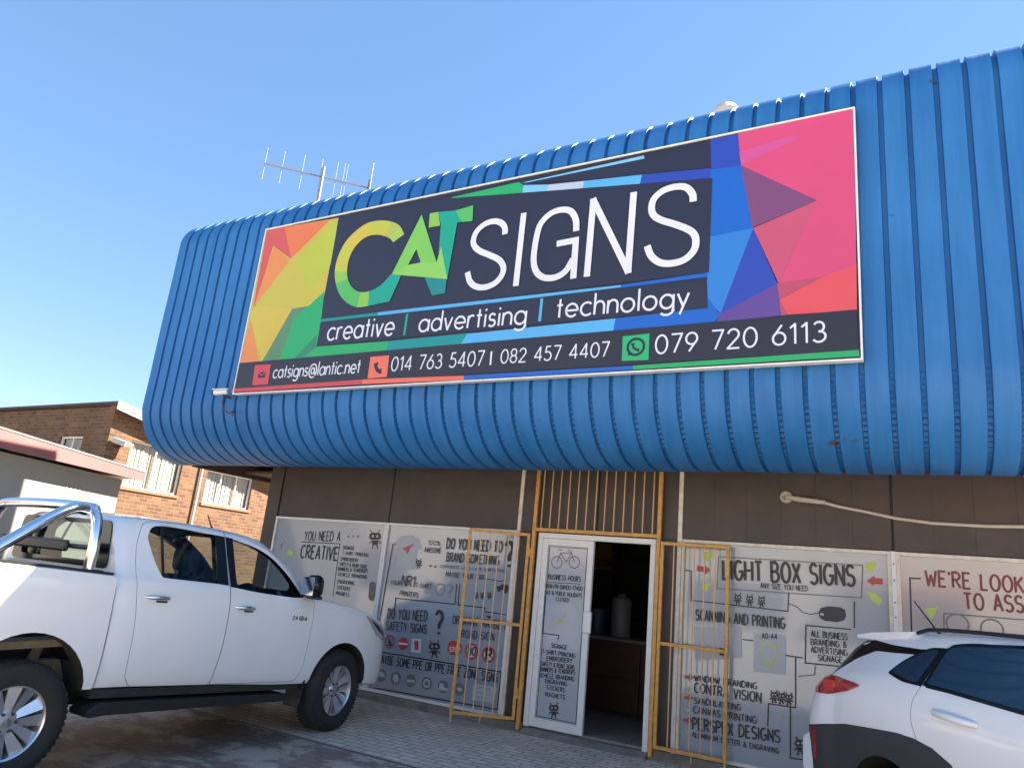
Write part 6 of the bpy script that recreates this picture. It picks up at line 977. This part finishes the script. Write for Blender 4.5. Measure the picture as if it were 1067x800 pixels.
for s in (1, -1):
    # black strip that runs from the tail glass under the roof to the side windows
    bl = rounded([(.0, 1.10), (.17, 1.20), (.31, 1.305), (.463, 1.374), (.7, 1.383), (.9, 1.393), (.99, 1.435), (.90, 1.428), (.6, 1.428), (.36, 1.442), (.25, 1.43), (.12, 1.30)], .02)
    b = skin_patch(sref, bl, s, .003, .012, 'gloss_black', .08); b.build('pillar_trim', SV, smooth=40)
    b = skin_patch(sref, rounded([(.775, 1.258), (.82, 1.34), (.93, 1.42), (1.0, 1.448), (1.12, 1.456), (1.12, 1.222), (.95, 1.225)], [.02, .05, .05, .05, .005, .005, .05]), s, .004, .012, 'gloss_black', .08); qf = b.build('quarter_window', SV, smooth=40)
    b = skin_patch(sref, Wq, s, .006, .01, 'tinted_sky_pane', .08); b.build('pane', qf, smooth=40)
    tl = rounded([(-.05, 1.12), (.05, 1.16), (.264, 1.163), (.45, 1.158), (.58, 1.147), (.443, 1.092), (.2, 1.035), (-.02, 1.02)], .012)
    b = skin_patch(sref, tl, s, .008, .03, 'lamp_red', .05, dome=.012); t_ = b.build('tail_light', SV, smooth=50)
    b = skin_patch(sref, rounded([(.12, 1.125), (.40, 1.130), (.36, 1.098), (.16, 1.075)], .012), s, .0225, .004, 'lamp_red_lens', .05); b.build('reflector', t_, smooth=50)
    b = skin_patch(sref, rounded([(-.01, .57), (.035, .57), (.05, .78), (.0, .79)], .01), s, .006, .03, 'lamp_red', .05); b.build('reflector', SV, smooth=40)
    b = skin_patch(sref, rounded([(3.62, .86), (3.92, .80), (3.95, .72), (3.72, .72)], .02), s, .006, .03, 'lamp_clear', .06); b.build('headlight', SV, smooth=40)
    b = MB(); pts = [(s * (lerp_tab(TS, y)[4] - .035), y, lerp_tab(TS, y)[3] + (.0 if 0 < i < 15 else -.02) + .018) for i, y in enumerate(span(.80, 2.35, .1))]; b.tube(pts, .013, 'trim_black', 10); b.build('roof_rail', SV, smooth=50)
    b = MB(); mx_, my_, mz_ = s * 1.0, 2.66, 1.18
    b.tube([(mx_, my_ - .10, mz_), (mx_, my_ - .06, mz_), (mx_, my_ + .04, mz_), (mx_, my_ + .10, mz_)], [.08, .10, .09, .03], 'paint_white_warm', 16); b.obox((s * .86, my_, mz_ - .06), (s * .98, my_, mz_ - .05), .08, .04, 'trim_black'); b.build('wing_mirror', SV, smooth=50)
for s, nm, d_ in sdoors:
    d_ = finish(d_, 'door', SV)
    wq = Wsr if nm == 'rear' else Wsf
    b = skin_patch(sref, grow(wq, .02), s, .004, .012, 'gloss_black', .08); f_ = b.build('window', d_, smooth=40)
    b = skin_patch(sref, wq, s, .006, .01, 'tinted_sky_pane', .1); b.build('pane', d_, smooth=40)
    if nm == 'rear':
        b = skin_patch(sref, [(1.132, 1.228), (1.17, 1.228), (1.16, 1.462), (1.122, 1.452)], s, .005, .01, 'gloss_black', .08); b.build('pillar_trim', d_, smooth=40)
    y = 1.437 if nm == 'rear' else 2.32; z = 1.098
    xx = sref.ray_cast(Vector((s * 3, y, z)), Vector((-s, 0, 0)))[0].x
    b = MB(); b.tube([(xx - s * .006, y - .17, z + .006), (xx + s * .028, y - .12, z + .005), (xx + s * .034, y, z), (xx + s * .03, y + .12, z - .006), (xx - s * .004, y + .17, z - .008)], [.017, .021, .022, .019, .014], 'paint_white_warm', 12); b.build('handle', d_, smooth=60)
# roof spoiler, rear glass, aerial, plate area
b = MB(); b.prism(rounded([(.13, 1.462), (.15, 1.440), (.40, 1.452), (.66, 1.462), (.78, 1.535), (.62, 1.52), (.30, 1.492)], .01), -.60, .60, 'paint_white_warm', 'x'); b.build('spoiler', SV, bevel=.012)
b = MB(); b.prism(rounded([(-.22, .46), (-.10, .38), (.02, .38), (.02, .72), (-.12, .735), (-.22, .68)], .03), -.85, .85, 'paint_white_warm', 'x'); b.build('rear_bumper', SV, bevel=.03)
b = MB(); g = []
for z in span(1.13, 1.42, .05):
    for i in range(11):
        x = (-.54 + 1.08 * i / 10); h_ = sref.ray_cast(Vector((x, -3, z)), Vector((0, 1, 0)))[0]; g.append((x, h_.y - .006, z))
nz = len(span(1.13, 1.42, .05)); b.add(g, [(j * 11 + i, j * 11 + i + 1, (j + 1) * 11 + i + 1, (j + 1) * 11 + i) for j in range(nz - 1) for i in range(10)], 'tinted_sky_pane'); b.build('rear_window', SV, smooth=60)
b = MB(); b.tube([(.30, .14, 1.20), (.30, .05, 1.235), (.05, -.0, 1.20)], [.014, .016, .012], 'trim_black', 8); b.build('wiper', SV, smooth=50)
b = MB(); b.tube([(0, .31, 1.475), (0, .24, 1.535)], [.03, .012], 'trim_black'); b.tube([(0, .245, 1.53), (0, -.01, 1.755)], [.0065, .004], 'trim_black', 8); b.build('aerial', SV, smooth=50)
b = MB(); b.box(-.45, .45, 4.11, 4.155, .40, .62, 'gloss_black'); b.build('grille', SV, bevel=.01)
b = MB(); b.prism([(2.72, 1.345), (3.06, 1.14), (3.06, 1.15), (2.72, 1.36)], -.64, .64, 'tinted_sky_pane', 'x'); b.build('windscreen', SV)
for s in (1, -1):
    wheel(SV, s * .80, ARY, .335, .22, .225, s, 5, style='plain'); wheel(SV, s * .80, ARF, .335, .22, .225, s, 5, style='plain')
